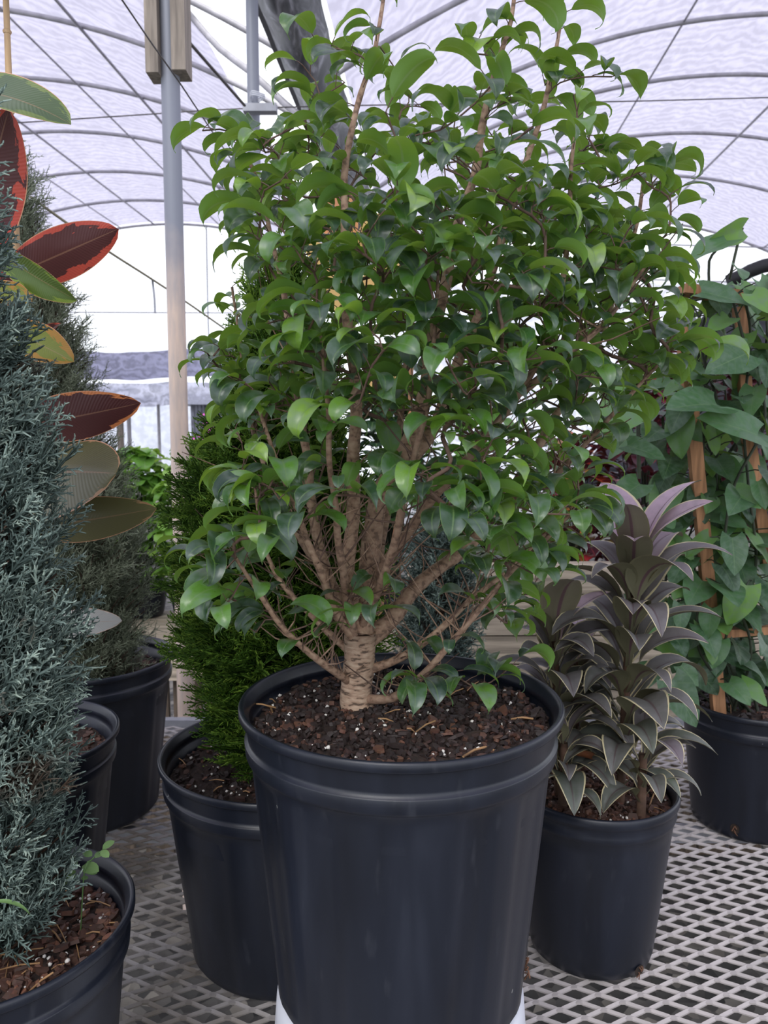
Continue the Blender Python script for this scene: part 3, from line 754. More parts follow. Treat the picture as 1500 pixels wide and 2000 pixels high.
for p in tg:
    best, bi = 1e9, 0
    for i in range(1, len(nodes)):
        nd_ = nodes[i]; d = (p-nd_).length
        up = (p.z-nd_.z)
        cost = d+(.30*max(0, .25*d-up))+(.02 if i < 12 else 0)+.05*(nd_-base0).length
        if cost < best: best, bi = cost, i
    a = nodes[bi]; d = p-a; L = d.length
    gdir = (nodes[bi]-nodes[par[bi]]).normalized() if par[bi] >= 0 else Vector((0, 0, 1))
    n_ = max(2, int(L/.013)); pts = []
    for k in range(1, n_+1):
        t = k/n_
        c1 = a+gdir*L*.35; q = a*(1-t)**2+c1*2*t*(1-t)+p*t*t
        q = q+Vector((mnoise.noise(q*25), mnoise.noise(q*25+Vector((5, 5, 5))), mnoise.noise(q*25+Vector((0, 9, 0)))))*.004*math.sin(t*PI)
        pts.append(q)
    idx = add_chain(bi, pts, .0011, .0011); tips.append(idx)
# pipe-model radii
rad = [0.0]*len(nodes); cnt = [0.0]*len(nodes)
for i in range(len(nodes)-1, 0, -1):
    own = max(rmin[i], (cnt[i])**.5)
    rad[i] = own if i < n_main else max(.0010, cnt[i]**(1/2.3) if cnt[i] else .0010)
    if i < n_main: rad[i] = rmin[i]
    cnt[par[i]] += (rad[i]**2.3 if i >= n_main else 0)
rad[0] = .0215
mbs, mbt = MB(), MB()
for ci, idx in enumerate(chains):
    pts = [nodes[i] for i in idx]; rr = [min(rad[i], rad[idx[1]]*1.15) if k == 0 else rad[i] for k, i in enumerate(idx)]
    main = idx[1] < n_main
    if main:
        rr = [r*(1+.16*mnoise.noise(nodes[i]*60)) for r, i in zip(rr, idx)]
        if ci == 0: rr[0] *= 1.12; rr[1] *= 1.06
    tube(mbs if ci == 0 else mbt, pts, rr, 16 if ci == 0 else (9 if main else 5), rnd=0 if ci < 10 and main else (.25 if main else .8))
tr = mbs.build('trunk', M['bark'], fg)
mbt.build('branches', M['twig'], tr)
# short bare spurs and twigs that make the inner tangle
mb = MB()
for q in range(620):
    ch = chains[rng.randrange(1, 18)]; i = ch[rng.randrange(2, max(3, int(len(ch)*.62)))]
    p = nodes[i]; a = rng.uniform(0, 2*PI); d = ang(a, rng.uniform(-.1, 1.1)); L = rng.choice([.008, .012, .02, .035, .06, .10])*rng.uniform(.7, 1.3)
    e = p+d*L+Vector((0, 0, L*.3)); mid = (p+e)/2+Vector((rng.uniform(-1, 1), rng.uniform(-1, 1), -.6))*L*.1
    tube(mb, [p, mid, e], [.0013, .0010, .0006] if L > .018 else [.0011, .0007, .0003], 4, rnd=rng.choice([.2, .5, .9]))
stuff(mb.build('bare_twigs', M['twig'], tr))

# leaves
mb = MB(); mp = MB()
def fleaf(p, d, L=None, rnd=None, droop=None):
    L = L or rng.uniform(.042, .072); W_ = L*rng.uniform(.175, .232); rnd = min(1, max(0, rng.gauss(.30, .2) if rng.random() < .7 else rng.gauss(.72, .12))) if rnd is None else rnd
    D_ = droop if droop is not None else rng.uniform(1.3, 2.6); h = rng.uniform(.5, 2.0)
    pw = rng.uniform(1.1, 1.7)
    up = Vector((rng.gauss(0, .22), rng.gauss(0, .22), 1))
    pl = L*rng.uniform(.16, .28); e = p+d*pl+Vector((0, 0, pl*.15))
    tube(mp, [p, (p+e)/2+Vector((0, 0, pl*.06)), e], .0006, 4, rnd=.9, cap=False)
    bend = lambda u: D_*u**pw+h*np.clip((u-.7)/.3, 0, 1)**2
    leaf(mb, e, d, up, L, W_, bend, pf_ficus, fold=rng.uniform(.25, .65), nu=12, nv=2, rnd=rnd, twist=rng.gauss(0, .45), side_curl=-.15, wave=.0008)
ctr = Vector((.04, .985, 0))
for idx in tips+chains[1:n_ch]:
    pts = [nodes[i] for i in idx]; L = sum((pts[k+1]-pts[k]).length for k in range(len(pts)-1))
    run = min(L, rng.uniform(.055, .10)) if idx[1] >= n_main else .16; tip = pts[-1]; fresh = rng.random() < .22
    s = 0; k = len(pts)-1; az = rng.uniform(0, 6.3); nxt = .0; cntl = 0
    radial = Vector((tip.x-ctr.x, tip.y-ctr.y, 0)); 
    low = tip.z < .72
    while k > 0 and s < run:
        seg = (pts[k]-pts[k-1]); l = seg.length; t = 0
        while nxt <= s+l and s < run:
            p = pts[k]-seg*((nxt-s)/max(l, 1e-6)); az += 2.4+rng.uniform(-.4, .4)
            d = ang(az, rng.uniform(.15, .75)); d = (d+radial.normalized()*.55+Vector((0, -.18, 0))).normalized()
            fleaf(p, d, L=(.030 if cntl == 0 and rng.random() < .3 else None), rnd=(min(1, rng.uniform(.55, 1.0)) if fresh and cntl < 3 else None))
            cntl += 1; nxt += rng.uniform(.011, .019)*(1 if idx[1] >= n_main else 1.25)
        s += l; k -= 1
mb.build('leaves', M['ficus'], fg); mp.build('leaf_stalks', M['twig'], fg)
# ---------------------------------------------------------------- conifer sprays
def seg_prisms(segs, n=3):
    """segs: list of (p0, p1, r0, r1, rnd) -> V, Q, A"""
    V, Q, A = [], [], []
    for (a, b, r0, r1, rnd) in segs:
        d = b-a; L = np.linalg.norm(d)+1e-9; d = d/L
        s = np.cross(d, [0, .3, 1.0]); s /= np.linalg.norm(s)+1e-9; u = np.cross(s, d); o = len(V)
        for p, r in ((a, r0), (b, r1)):
            for k in range(n):
                t = 2*PI*k/n; V.append(p+s*r*math.cos(t)+u*r*math.sin(t)); A.append((0, 0, rnd))
        for k in range(n): Q.append([o+k, o+(k+1) % n, o+n+(k+1) % n, o+n+k])
    return np.array(V), np.array(Q), np.array(A)
def spray(R, L=.08, nb=9, ang_=.75, sub=3, r=.0011, tipf=1.0, flat=.15, sublen=.35, curve=.25):
    segs = []
    def d2(a, tz=0.0): return np.array([math.cos(a), math.sin(a), tz])
    pos = np.zeros(3); a = 0; N = nb
    for k in range(N):
        stp = L/N; a += R.gauss(0, .06); pz = curve*stp*(k/N)
        q = pos+d2(a)*stp+np.array([0, 0, pz]); t = k/N
        segs.append((pos, q, r*(1.15-.5*t), r*(1.1-.5*t), R.uniform(.1, .5)+.3*t))
        for sd in (-1, 1):
            if R.random() < .08: continue
            bl = L*sublen*(1-.72*t)*R.uniform(.7, 1.2); ba = a+sd*(ang_+R.gauss(0, .1)); zz = R.gauss(0, flat)
            bp = q.copy(); m = max(2, sub)
            for j in range(m):
                bq = bp+d2(ba, zz+.2)*bl/m; ba -= sd*.16
                segs.append((bp, bq, r*.85, r*(.8 if j < m-1 else .45), R.uniform(.3, .7)+.3*j/m))
                if j < m-1 or m > 2:
                    for s2 in (-1, 1):
                        if R.random() < .75:
                            tl = bl*.30*R.uniform(.6, 1.2); ta = ba+s2*(.7+R.gauss(0, .12))
                            segs.append((bq, bq+d2(ta, zz+R.gauss(.15, flat))*tl, r*.75, r*.4, R.uniform(.55, 1.0)))
                bp = bq
        pos = q
    segs.append((pos, pos+d2(a)*L*.07, r*.7, r*.4, 1.0))
    return seg_prisms(segs)
def conifer(parent, name, mat, axis, prof, count, variants, scale=(.8, 1.2), elev=(.3, 1.1), inner=.35, roll=.6, face=None, stemcol='bark', stem_r=.012, clip=None, inner_mat=None, droop=0.0):
    """axis(z)->(x, y); prof(z)->radius; list of z range"""
    z0, z1 = prof['z'][0], prof['z'][-1]
    mb = MB()
    zs = np.array(prof['z']); rs = np.array(prof['r']); wt = rs/rs.sum(); n = 0; tries = 0
    while n < count and tries < count*20:
        tries += 1
        z = rng.uniform(z0, z1); r = float(np.interp(z, zs, rs))
        if rng.random() > (r+.02)/(rs.max()+.02): continue
        a = rng.uniform(0, 2*PI)
        if face is not None and rng.random() < .75 and math.cos(a-face) < -.1: continue
        q = 1-inner*rng.random()**1.3; ax = axis(z); sc_ = rng.uniform(*scale)
        V, Q, A = variants[rng.randrange(len(variants))]
        Ls = .075*sc_
        rr = max(.002, r*q-Ls*.75); p = Vector((ax[0]+rr*math.cos(a), ax[1]+rr*math.sin(a), z-Ls*.4))
        if clip and not clip(p): continue
        e = rng.uniform(*elev); top = (z-z0)/(z1-z0)
        e = e+(1.35-e)*max(0, (top-.85)/.15)
        d = ang(a+rng.gauss(0, .45), e-droop*rng.random()); up = Vector((rng.gauss(0, roll), rng.gauss(0, roll), 1)); s = up.cross(d).normalized(); u = d.cross(s)
        R = np.array([[d.x, s.x, u.x], [d.y, s.y, u.y], [d.z, s.z, u.z]])
        dark = rng.uniform(-.25, .2) 
        A2 = A.copy(); A2[:, 2] = np.clip(A2[:, 2]+dark, 0, 1); A2[:, 0] = q
        mb.add((V*sc_) @ R.T+np.array(p), Q, None, A2); n += 1
    o = mb.build(name, mat, parent)
    mb = MB()
    tube(mb, [Vector((*axis(z), z)) for z in np.linspace(z0-.10, z0+(z1-z0)*.85, 20)], np.linspace(stem_r, stem_r*.3, 20), 8)
    for q in range(int(count*.25)):
        z = rng.uniform(z0, z1-.05); r = float(np.interp(z, zs, rs)); a = rng.uniform(0, 2*PI); ax = axis(z-r*.5)
        p = Vector((ax[0], ax[1], z-r*.5)); e = Vector((ax[0]+r*.75*math.cos(a), ax[1]+r*.75*math.sin(a), z))
        tube(mb, [p, (p+e)/2-Vector((0, 0, .01)), e], [.0025, .0018, .001], 4, rnd=.3)
    mb.build('stem', M[stemcol], parent)
    return o
def conmat(name, stops, rough=.6, trans=.12, patch=None):
    m, nt, b, o = newmat(name); u, v, r, vec = uvr(nt)
    c = ramp(nt, r, stops)
    if patch:
        f = noise_(nt, 11, 2, objco(nt)); c = mixc(nt, mth(nt, 'MULTIPLY', ramp(nt, f, [(.60, (0, 0, 0)), (.7, (1, 1, 1))]), .75), c, patch)
    lk(nt, c, b.inputs['Base Color']); b.inputs['Roughness'].default_value = rough; b.inputs['Specular IOR Level'].default_value = .25
    t = nd(nt, 'BsdfTranslucent'); lk(nt, c, t.inputs[0]); mx = nd(nt, 'MixShader'); mx.inputs[0].default_value = trans
    lk(nt, b.outputs[0], mx.inputs[1]); lk(nt, t.outputs[0], mx.inputs[2]); lk(nt, mx.outputs[0], o.inputs[0])
    return m
M['darkbark'] = simple('dark_bark', (.10, .055, .035), .85, 0, .5, 40)
R1 = random.Random(3)
SP_BLUE = [spray(R1, .075, 7, .74, 3, .00165, flat=.35, sublen=.42, curve=.5) for _ in range(7)]
SP_THU = [spray(R1, .075, 9, .66, 3, .0014, flat=.05, sublen=.50, curve=.15) for _ in range(7)]
SP_GREY = [spray(R1, .085, 8, .6, 3, .0008, flat=.4, sublen=.45, curve=.3) for _ in range(6)]

# blue cypress, left foreground
BC = Vector((-.487, .894, 0))
M['blue'] = conmat('blue_green_needles', [(0, (.030, .046, .042)), (.45, (.105, .150, .135)), (.8, (.23, .31, .275)), (1, (.42, .52, .44))], patch=(.12, .06, .035))
bp = thing('potted_blue_cypress', 'tall blue-green cypress in the black pot at the lower left corner', 'potted plant', tuple(BC))
rin = pot(bp, BC, .173, .32, .135, panels=0, ph=.3)
zf = soil(bp, BC, rin, .32-.045, 1000, 'chips_red', 190, 40, (.006, .022), .008)
prof = {'z': [.30, .36, .45, .55, .66, .78, .88, .98, 1.08, 1.18, 1.30], 'r': [.07, .115, .118, .135, .15, .145, .130, .105, .075, .045, .02]}
conifer(bp, 'foliage', M['blue'], lambda z: (-.487+.01*math.sin(z*6), .885), prof, 1250, SP_BLUE, (.55, 1.2), (.35, 1.15), inner=.45, roll=.8, face=math.radians(-50), stemcol='darkbark')
# weed seedling and grass blade in that pot
M['weed'] = leafmat('seedling_leaf', [(0, (.16, .30, .10)), (1, (.26, .42, .16))], (.24, .36, .16), dust_sheen_f=0, trans=.3)
mb = MB(); ms = MB()
a = P(153, 1722, .93); st = smooth_path([Vector((a.x, a.y, zf(a.x, a.y))), P(165, 1700, .93), P(178, 1680, .94), P(196, 1664, .95), P(206, 1655, .95)], .01); tube(ms, st, .0009, 5)
for (u, v, L, az, el) in ((150, 1692, .020, 2.6, .3), (148, 1700, .022, -2.2, -.3), (160, 1692, .022, -.4, .1), (165, 1700, .014, .2, -.2), (150, 1716, .010, 3, .2), (158, 1716, .008, 0, .2), (180, 1672, .013, 2.8, .3), (186, 1676, .014, 1.2, .2), (197, 1662, .013, -.6, -.1), (200, 1658, .014, .6, .5)):
    p = P(u, v, .94); leaf(mb, p, ang(az, el), (0, -.5, 1), L*1.2, L*.38, lambda u: .4*u, pf_rubber, fold=.15, nu=6, nv=1, rnd=rng.random())
o = ms.build('seedling', M['weed'], bp); o['label'] = 'small green weed seedling in the pot'; mb.build('seedling_leaves', M['weed'], o)
mb = MB(); a = P(38, 1826, .78)
leaf(mb, P(-25, 1765, .80), (1, 0, .35), (0, -.3, 1), .055, .003, lambda u: 1.7*u, pf_lance, fold=.5, nu=10, nv=1, rnd=.4); mb.build('grass_blade', M['weed'], bp)

# thuja left of the main pot
TC = Vector((-.172, 1.324, 0))
M['thuja'] = conmat('bright_green_scale_leaves', [(0, (.012, .034, .006)), (.45, (.045, .110, .012)), (.8, (.11, .22, .025)), (1, (.24, .38, .05))], trans=.22)
tp = thing('potted_thuja', 'bright green bushy thuja in the black pot left of the front pot', 'potted plant', tuple(TC))
rin = pot(tp, TC, .222, .36, .172, panels=6, ph=.8)
soil(tp, TC, rin, .36-.045, 800, 'chips', 110, 16, (.005, .014), .010)
prof = {'z': [.31, .36, .42, .48, .56, .64, .72, .80, .88, .94, 1.00, 1.08, 1.18], 'r': [.07, .10, .125, .15, .195, .205, .195, .185, .155, .125, .105, .085, .02]}
conifer(tp, 'foliage', M['thuja'], lambda z: (-.185+.03*max(0, z-.8), 1.36), prof, 1900, SP_THU, (.7, 1.45), (-.1, .95), inner=.5, roll=.9, face=math.radians(-110), stemcol='darkbark')

# tall grey-green juniper behind
JC = Vector((-.73, 1.825, 0))
M['grey'] = conmat('grey_green_needles', [(0, (.05, .062, .040)), (.5, (.13, .155, .10)), (1, (.28, .32, .23))])
jp = thing('potted_juniper', 'tall feathery grey-green juniper in the black pot behind the rubber plant', 'potted plant', tuple(JC))
rin = pot(jp, JC, .215, .38, .168, panels=8, hole=[(-62, .03, .012, .012)], ph=.2)
soil(jp, JC, rin, .38-.05, 350, 'chips', 10, 0, (.01, .02), .012)
prof = {'z': [.33, .40, .50, .60, .72, .85, .98, 1.10, 1.22, 1.34, 1.45, 1.56], 'r': [.08, .12, .15, .175, .18, .155, .135, .13, .11, .085, .055, .02]}
conifer(jp, 'foliage', M['grey'], lambda z: (-.68-.165*(z-.4), 1.80), prof, 1700, SP_GREY, (.8, 1.4), (.5, 1.25), inner=.6, roll=1, stemcol='darkbark', stem_r=.015)
for (u, v) in ((147, 1277), (148, 1300), (146, 1318)):
    pass
# small blue conifer behind the fig trunk
KC = Vector((.135, 1.93, 0))
kp = thing('potted_blue_conifer', 'small blue conifer seen between the fig branches behind its trunk', 'potted plant', tuple(KC))
rin = pot(kp, KC, .14, .28, .11, band=False)
soil(kp, KC, rin, .25, 80, 'chips', 0, 0)
prof = {'z': [.26, .34, .45, .55, .66, .80], 'r': [.07, .11, .12, .11, .09, .02]}
conifer(kp, 'foliage', M['blue'], lambda z: (.14, 1.93), prof, 420, SP_BLUE, (.8, 1.4), (.2, 1.1), inner=.5, roll=1, stemcol='darkbark')

# ---------------------------------------------------------------- rubber plant
def rubmat(name, edge, mid, back_edge, back_mid, thr=.62, trans=.2, rough=.4, ribc=None, scale=6):
    m, nt, b, o = newmat(name); u, v, r, vec = uvr(nt); av = mth(nt, 'ABSOLUTE', v)
    mp_ = nd(nt, 'Mapping'); mp_.inputs['Scale'].default_value = (.9, .55, 3); lk(nt, vec, mp_.inputs[0])
    f = noise_(nt, scale, 4, mp_.outputs[0], .4, rough=.6)
    tipd = mth(nt, 'MULTIPLY', mth(nt, 'SUBTRACT', u, .72), 1.3, clamp=True)
    s = mth(nt, 'ADD', mth(nt, 'ADD', av, tipd), mth(nt, 'MULTIPLY', mth(nt, 'SUBTRACT', f, .5), 1.6))
    k = mth(nt, 'GREATER_THAN', s, thr)
    vein = mth(nt, 'MULTIPLY', mth(nt, 'SINE', mth(nt, 'MULTIPLY', mth(nt, 'SUBTRACT', u, mth(nt, 'MULTIPLY', av, .12)), 260)), .5)
    top = mixc(nt, k, mid, edge); bk = mixc(nt, k, back_mid, back_edge)
    g = nd(nt, 'NewGeometry'); c = mixc(nt, g.outputs['Backfacing'], top, bk)
    c = mixc(nt, mth(nt, 'MULTIPLY', mth(nt, 'LESS_THAN', av, .03), .35), c, (.45, .25, .15)); c = mixc(nt, mth(nt, 'GREATER_THAN', av, .975), c, (.75, .38, .22))
    lk(nt, c, b.inputs['Base Color']); b.inputs['Roughness'].default_value = rough
    bump(nt, b, vein, .12, .002)
    t = nd(nt, 'BsdfTranslucent'); lk(nt, c, t.inputs[0]); mx = nd(nt, 'MixShader'); mx.inputs[0].default_value = trans
    lk(nt, b.outputs[0], mx.inputs[1]); lk(nt, t.outputs[0], mx.inputs[2]); lk(nt, mx.outputs[0], o.inputs[0])
    return m
M['rub_red'] = rubmat('red_maroon_leaf', (.58, .09, .06), (.10, .032, .032), (.58, .09, .06), (.10, .032, .032), .80)
M['rub_mar'] = rubmat('maroon_orange_leaf', (.66, .23, .08), (.085, .026, .026), (.66, .23, .08), (.085, .026, .026), 1.0)
M['rub_green'] = rubmat('green_bronze_leaf', (.16, .22, .06), (.075, .12, .055), (.18, .24, .07), (.10, .15, .07), .9)
M['rub_yel'] = rubmat('yellow_orange_leaf', (.42, .22, .03), (.20, .24, .03), (.48, .25, .03), (.20, .24, .03), .65, .35)
M['rub_lime'] = rubmat('lime_leaf', (.22, .32, .04), (.10, .17, .03), (.22, .32, .04), (.13, .2, .03), .9)
M['rub_olive'] = rubmat('olive_underside', (.46, .26, .13), (.13, .125, .05), (.46, .26, .13), (.15, .135, .055), 1.12)
M['rub_pale'] = rubmat('pale_grey_underside', (.55, .5, .42), (.42, .42, .38), (.5, .46, .4), (.42, .42, .38), 1.1)
RC = Vector((-.705, 1.375, 0))
ru = thing('potted_rubber_plant', 'variegated rubber plant with maroon, olive and orange leaves behind the blue cypress', 'potted plant', tuple(RC))
rin = pot(ru, RC, .206, .36, .16, panels=12, ph=0)
soil(ru, RC, rin, .36-.05, 450, 'chips_red', 20, 0, (.008, .02), .012)
mb = MB(); sx_ = -.66
tube(mb, [Vector((sx_+.006*math.sin(z*7), 1.33, z)) for z in np.linspace(.31, 1.7, 30)], np.linspace(.010, .006, 30), 10); mb.build('stem', M['bark'], ru)
mb = MB(); tube(mb, [P(14, 420, 1.30)+Vector((0, .0, -1.0)), P(30, 420, 1.30), P(20, 235, 1.30), P(14, 60, 1.30), P(10, -40, 1.30)], [.0062, .006, .0055, .005, .005], 8)
for v in (62, 218, 380): 
    q = P(14 if v < 100 else (20 if v < 300 else 28), v, 1.30); tube(mb, [q-Vector((0, 0, .003)), q, q+Vector((0, 0, .003))], [.0055, .0072, .0055], 8)
st_ = mb.build('bamboo_stake', M['bamboo'], ru)
def rleaf(a, b_, hw, mat, nrm, lab=None, fold=.25, bendv=.5, side=0.0, parent=None, stem_x=None, prof=pf_rubber, twist=0, wave=.0):
    """a, b_: world base and tip; hw half width"""
    mb = MB(); a = Vector(a); b_ = Vector(b_); d = b_-a; L = d.length; d.normalize(); n = Vector(nrm); n = (n-d*n.dot(d)).normalized()
    # start direction raised by half the bend so the tip lands on b_
    d0 = (d*math.cos(bendv/2)+n*math.sin(bendv/2)); n0 = (n*math.cos(bendv/2)-d*math.sin(bendv/2))
    leaf(mb, a, d0, n0, L*(1+bendv**2/24), hw, lambda u: bendv*u, prof, fold=fold, nu=22, nv=4, rnd=rng.random(), twist=twist, wave=wave, side_curl=side)
    o = mb.build('leaf', M[mat], parent)
    if lab: o['label'] = lab
    return o
def stalk(a, to, parent):
    mb = MB(); a = Vector(a); to = Vector(to); tube(mb, [to, (a+to)/2-Vector((0, 0, .01)), a], .003, 6, rnd=.8); mb.build('leaf_stalk', M['bark'], parent)
RL = [
 (P(-140, 190, 1.16), P(139, 243, 1.10), .050, 'rub_green', (.15, -.75, .7), 'green leaf with brown scorch spots', .15, .75),
 (P(-40, 505, 1.12), P(18, 212, 1.15), .050, 'rub_red', (.9, -.75, .0), 'red leaf with brownish centre', .05, -.5),
 (P(0, 548, 1.20), P(231, 447, 1.16), .038, 'rub_red', (.1, -1, -.35), 'maroon leaf edged bright red', -.12, -.30),
 (P(-25, 480, 1.14), P(151, 587, 1.10), .026, 'rub_lime', (.1, -.75, -.55), 'lime green leaf', .25, .15),
 (P(0, 640, 1.13), P(144, 707, 1.08), .030, 'rub_yel', (.15, -.95, .4), 'yellow and orange leaf', .15, .35),
 (P(-25, 560, 1.13), P(62, 590, 1.10), .020, 'rub_yel', (.15, -.95, .4), None, .1, .2),
 (P(70, 668, 1.20), P(118, 632, 1.14), .010, 'rub_red', (.2, -1, .1), 'small folded maroon leaf', .5, .2),
 (P(20, 836, 1.20), P(275, 787, 1.14), .037, 'rub_mar', (.05, -1, -.30), 'maroon leaf with orange edge', -.10, .30),
 (P(20, 930, 1.20), P(226, 925, 1.02), .072, 'rub_olive', (-.05, -.85, .52), 'olive leaf underside with peach edge', -.30, .25),
 (P(40, 1035, 1.20), P(306, 993, 1.10), .034, 'rub_olive', (.0, -1, -.12), 'long olive leaf', -.2, .22),
 (P(90, 1222, 1.18), P(238, 1213, 1.08), .022, 'rub_pale', (.0, -.9, .4), 'pale grey leaf', -.1, .3),
]
for q, (a, b_, hw, mt, nrm, lab, fo, be) in enumerate(RL):
    rleaf(a, b_, hw, mt, nrm, lab, fold=fo, bendv=be, parent=ru, wave=.0012)
    if a.z < 1.7: stalk(a, (sx_, 1.33, a.z-.03), ru)

# a second rubber plant far behind the fig crown, with its stake
R2 = Vector((-.10, 2.14, 0))
r2 = thing('potted_rubber_plant', 'orange-leaved rubber plant with bamboo stake, glimpsed behind the ficus crown', 'potted plant', tuple(R2))
rin = pot(r2, R2, .14, .28, .11, band=False); soil(r2, R2, rin, .25, 60, 'chips', 0, 0)
mb = MB(); tube(mb, [R2+Vector((0, 0, .24)), P(690, 900, 2.14), P(690, 520, 2.14)], [.010, .009, .006], 8); mb.build('stem', M['bark'], r2)
mb = MB(); tube(mb, [R2+Vector((.05, 0, .22)), P(800, 900, 2.1), P(806, 500, 2.1), P(805, 285, 2.1)], [.007, .0065, .006, .006], 8); mb.build('bamboo_stake', M['stake'], r2)
M['peach'] = rubmat('peach_orange_leaf', (.75, .36, .14), (.66, .30, .14), (.75, .36, .14), (.66, .30, .14), .7, .3)
M['butter'] = rubmat('butter_yellow_leaf', (.75, .55, .18), (.70, .46, .16), (.75, .55, .18), (.7, .46, .16), .7, .3)
for (a, b_, hw, mt, nrm, be) in ((P(672, 500, 2.14), P(655, 345, 2.10), .050, 'peach', (-.1, -1, .1), .2), (P(690, 480, 2.14), P(628, 440, 2.08), .045, 'peach', (-.2, -1, .5), .3),
    (P(700, 500, 2.14), P(765, 415, 2.10), .040, 'butter', (.2, -1, .3), .3), (P(690, 560, 2.14), P(590, 470, 2.10), .035, 'butter', (-.2, -1, .5), .3), (P(700, 620, 2.14), P(620, 560, 2.1), .04, 'butter', (0, -1, .5), .4), (P(700, 560, 2.14), P(840, 500, 2.1), .04, 'butter', (0, -1, .5), .4), (P(700, 760, 2.14), P(790, 730, 2.1), .04, 'butter', (0, -1, .5), .4)):
    rleaf(a, b_, hw, mt, nrm, None, .15, be, parent=r2)

# ---------------------------------------------------------------- cordyline
CC = Vector((.368, 1.30, 0))
M['cord'] = leafmat('purple_grey_leaf', [(0, (.12, .15, .11)), (.35, (.125, .125, .118)), (.7, (.17, .14, .16)), (.88, (.32, .23, .28)), (1, (.55, .40, .50))],
    back=(.12, .115, .065), rib=(.09, .045, .055), rib_w=.07, edge=(.70, .62, .38), edge_w=.89, petiole=.55, dust=(.22, .21, .22), dust_sheen_f=.35, rough=.42, trans=.12, vein=.0, tcol=(.25, .22, .08))
cp = thing('potted_cordyline', 'purple-grey cordyline with cream leaf edges in the plain black pot at right', 'potted plant', tuple(CC))
rin = pot(cp, CC, .143, .305, .108, band=False, hole=[(-58, .02, .011, .009)])
zf = soil(cp, CC, rin, .305-.022, 900, 'chips_red', 120, 8, (.005, .017), .007, slope=(0, .02))
mb = MB(); ms = MB()
def cshoot(x, y, zt, n, z0=.30, lean=(0, 0), Lr=(.115, .165), turn=0, top=1.0):
    tube(ms, [Vector((x, y, .27)), Vector((x+lean[0]*.5, y+lean[1]*.5, (z0+zt)/2)), Vector((x+lean[0], y+lean[1], zt-.08))], [.008, .007, .006], 8)
    az = turn
    for k in range(n):
        t = k/(n-1); z = z0+(zt-.09-z0)*t; az += 2.42+rng.uniform(-.3, .3)
        p = Vector((x+lean[0]*t, y+lean[1]*t, z)); L = rng.uniform(*Lr)*(1-.12*(1-t))
        el = .85+.35*t+rng.uniform(-.15, .15); be = (2.0-.45*t+rng.uniform(-.35, .4))
        if t > .9: el = 1.25; be = 1.0
        rn = np.clip(.15+.5*t+rng.uniform(-.12, .12)+(.35 if t > .86 else 0)*top, 0, 1)
        leaf(mb, p, ang(az, el), (-.3*math.cos(az), -.3*math.sin(az), 1), L, L*rng.uniform(.155, .195), lambda u: be*np.clip((u-.28)/.72, 0, 1)**1.1, pf_cord, fold=.55, side_curl=-.25, nu=16, nv=3, rnd=float(rn), twist=rng.gauss(0, .25), wave=.001)
cshoot(.405, 1.27, .765, 50, turn=.4, lean=(.012, 0), Lr=(.17, .225))
cshoot(.305, 1.29, .64, 36, turn=2.0, lean=(-.015, 0), Lr=(.14, .20))
cshoot(.350, 1.36, .58, 26, turn=1.0, lean=(.0, .02), Lr=(.13, .18))
cshoot(.300, 1.24, .48, 12, turn=3.0, Lr=(.10, .13), top=0)
cshoot(.425, 1.22, .47, 10, turn=1.5, Lr=(.11, .15), top=0)
mb.build('leaves', M['cord'], cp); ms.build('canes', M['darkbark'], cp)
M['deadleaf'] = simple('dry_rust_leaf', (.16, .055, .02), .7, 0, .3, 60)
mb = MB(); leaf(mb, P(1120, 1475, 1.24), (1, 0, .1), (0, -.4, 1), .07, .010, lambda u: 1.3*u, pf_lance, fold=.4, nu=8, rnd=.5); o = mb.build('dried_leaf', M['deadleaf'], cp); o['label'] = 'dry rust-brown leaf'

# ---------------------------------------------------------------- climbing vine on stakes
VC = Vector((.87, 1.76, 0))
M['vine'] = leafmat('vine_leaf', [(0, (.022, .062, .030)), (.4, (.045, .12, .050)), (.75, (.085, .20, .075)), (1, (.16, .33, .06))], back=(.13, .24, .06), rib=(.14, .24, .11), rib_w=.03, edge=None, dust=(.15, .22, .17), dust_sheen_f=.5, rough=.42, trans=.22, vein=.18, veins=7, tcol=(.28, .42, .04))
M['vinestem'] = simple('dark_vine_stem', (.035, .045, .025), .7, 0, .4, 30)
vp = thing('potted_climbing_vine', 'green heart-leaved vine climbing wooden stakes in the black pot at right edge', 'potted plant', tuple(VC))
rin = pot(vp, VC, .168, .30, .130, band=True, hole=[(-128, .03, .010, .012)]); soil(vp, VC, rin, .27, 350, 'chips', 6, 10, (.008, .03), .01)
def stake(pts, wx, wz, lab=None):
    mb = MB()
    for k in range(len(pts)-1): bar(mb, pts[k], pts[k+1], wx, wz, up=(0, -1, 0))
    o = mb.build('wooden_stake', M['stake'], vp, smooth=False); return o
stake([P(1404, 1400, 1.70), P(1374, 1050, 1.70), P(1334, 640, 1.70)], .028, .020)
stake([P(1330, 566, 1.70), P(1456, 582, 1.70)], .020, .052)
stake([P(1500, 1110, 1.74), P(1462, 860, 1.74), P(1444, 600, 1.74)], .026, .018)
stake([P(1365, 1240, 1.73), P(1540, 1225, 1.73)], .018, .030)
mb = MB()
VST = []
for q in range(16):
    x = rng.uniform(1385, 1500); y0_ = rng.uniform(1.66, 1.84)
    pts = [P(rng.uniform(1400, 1480), 1390, 1.74)]
    cx_ = rng.uniform(1310, 1480)
    for v in (1250, 1100, 950, 800, 660, 575): pts.append(P(cx_+rng.uniform(-45, 45), v+rng.uniform(-20, 20), y0_+rng.uniform(-.04, .04)))
    sp_ = smooth_path(pts[:rng.choice([4, 5, 6, 7, 7])], .02); VST.append(sp_); tube(mb, sp_, rng.uniform(.0022, .0042), 6)
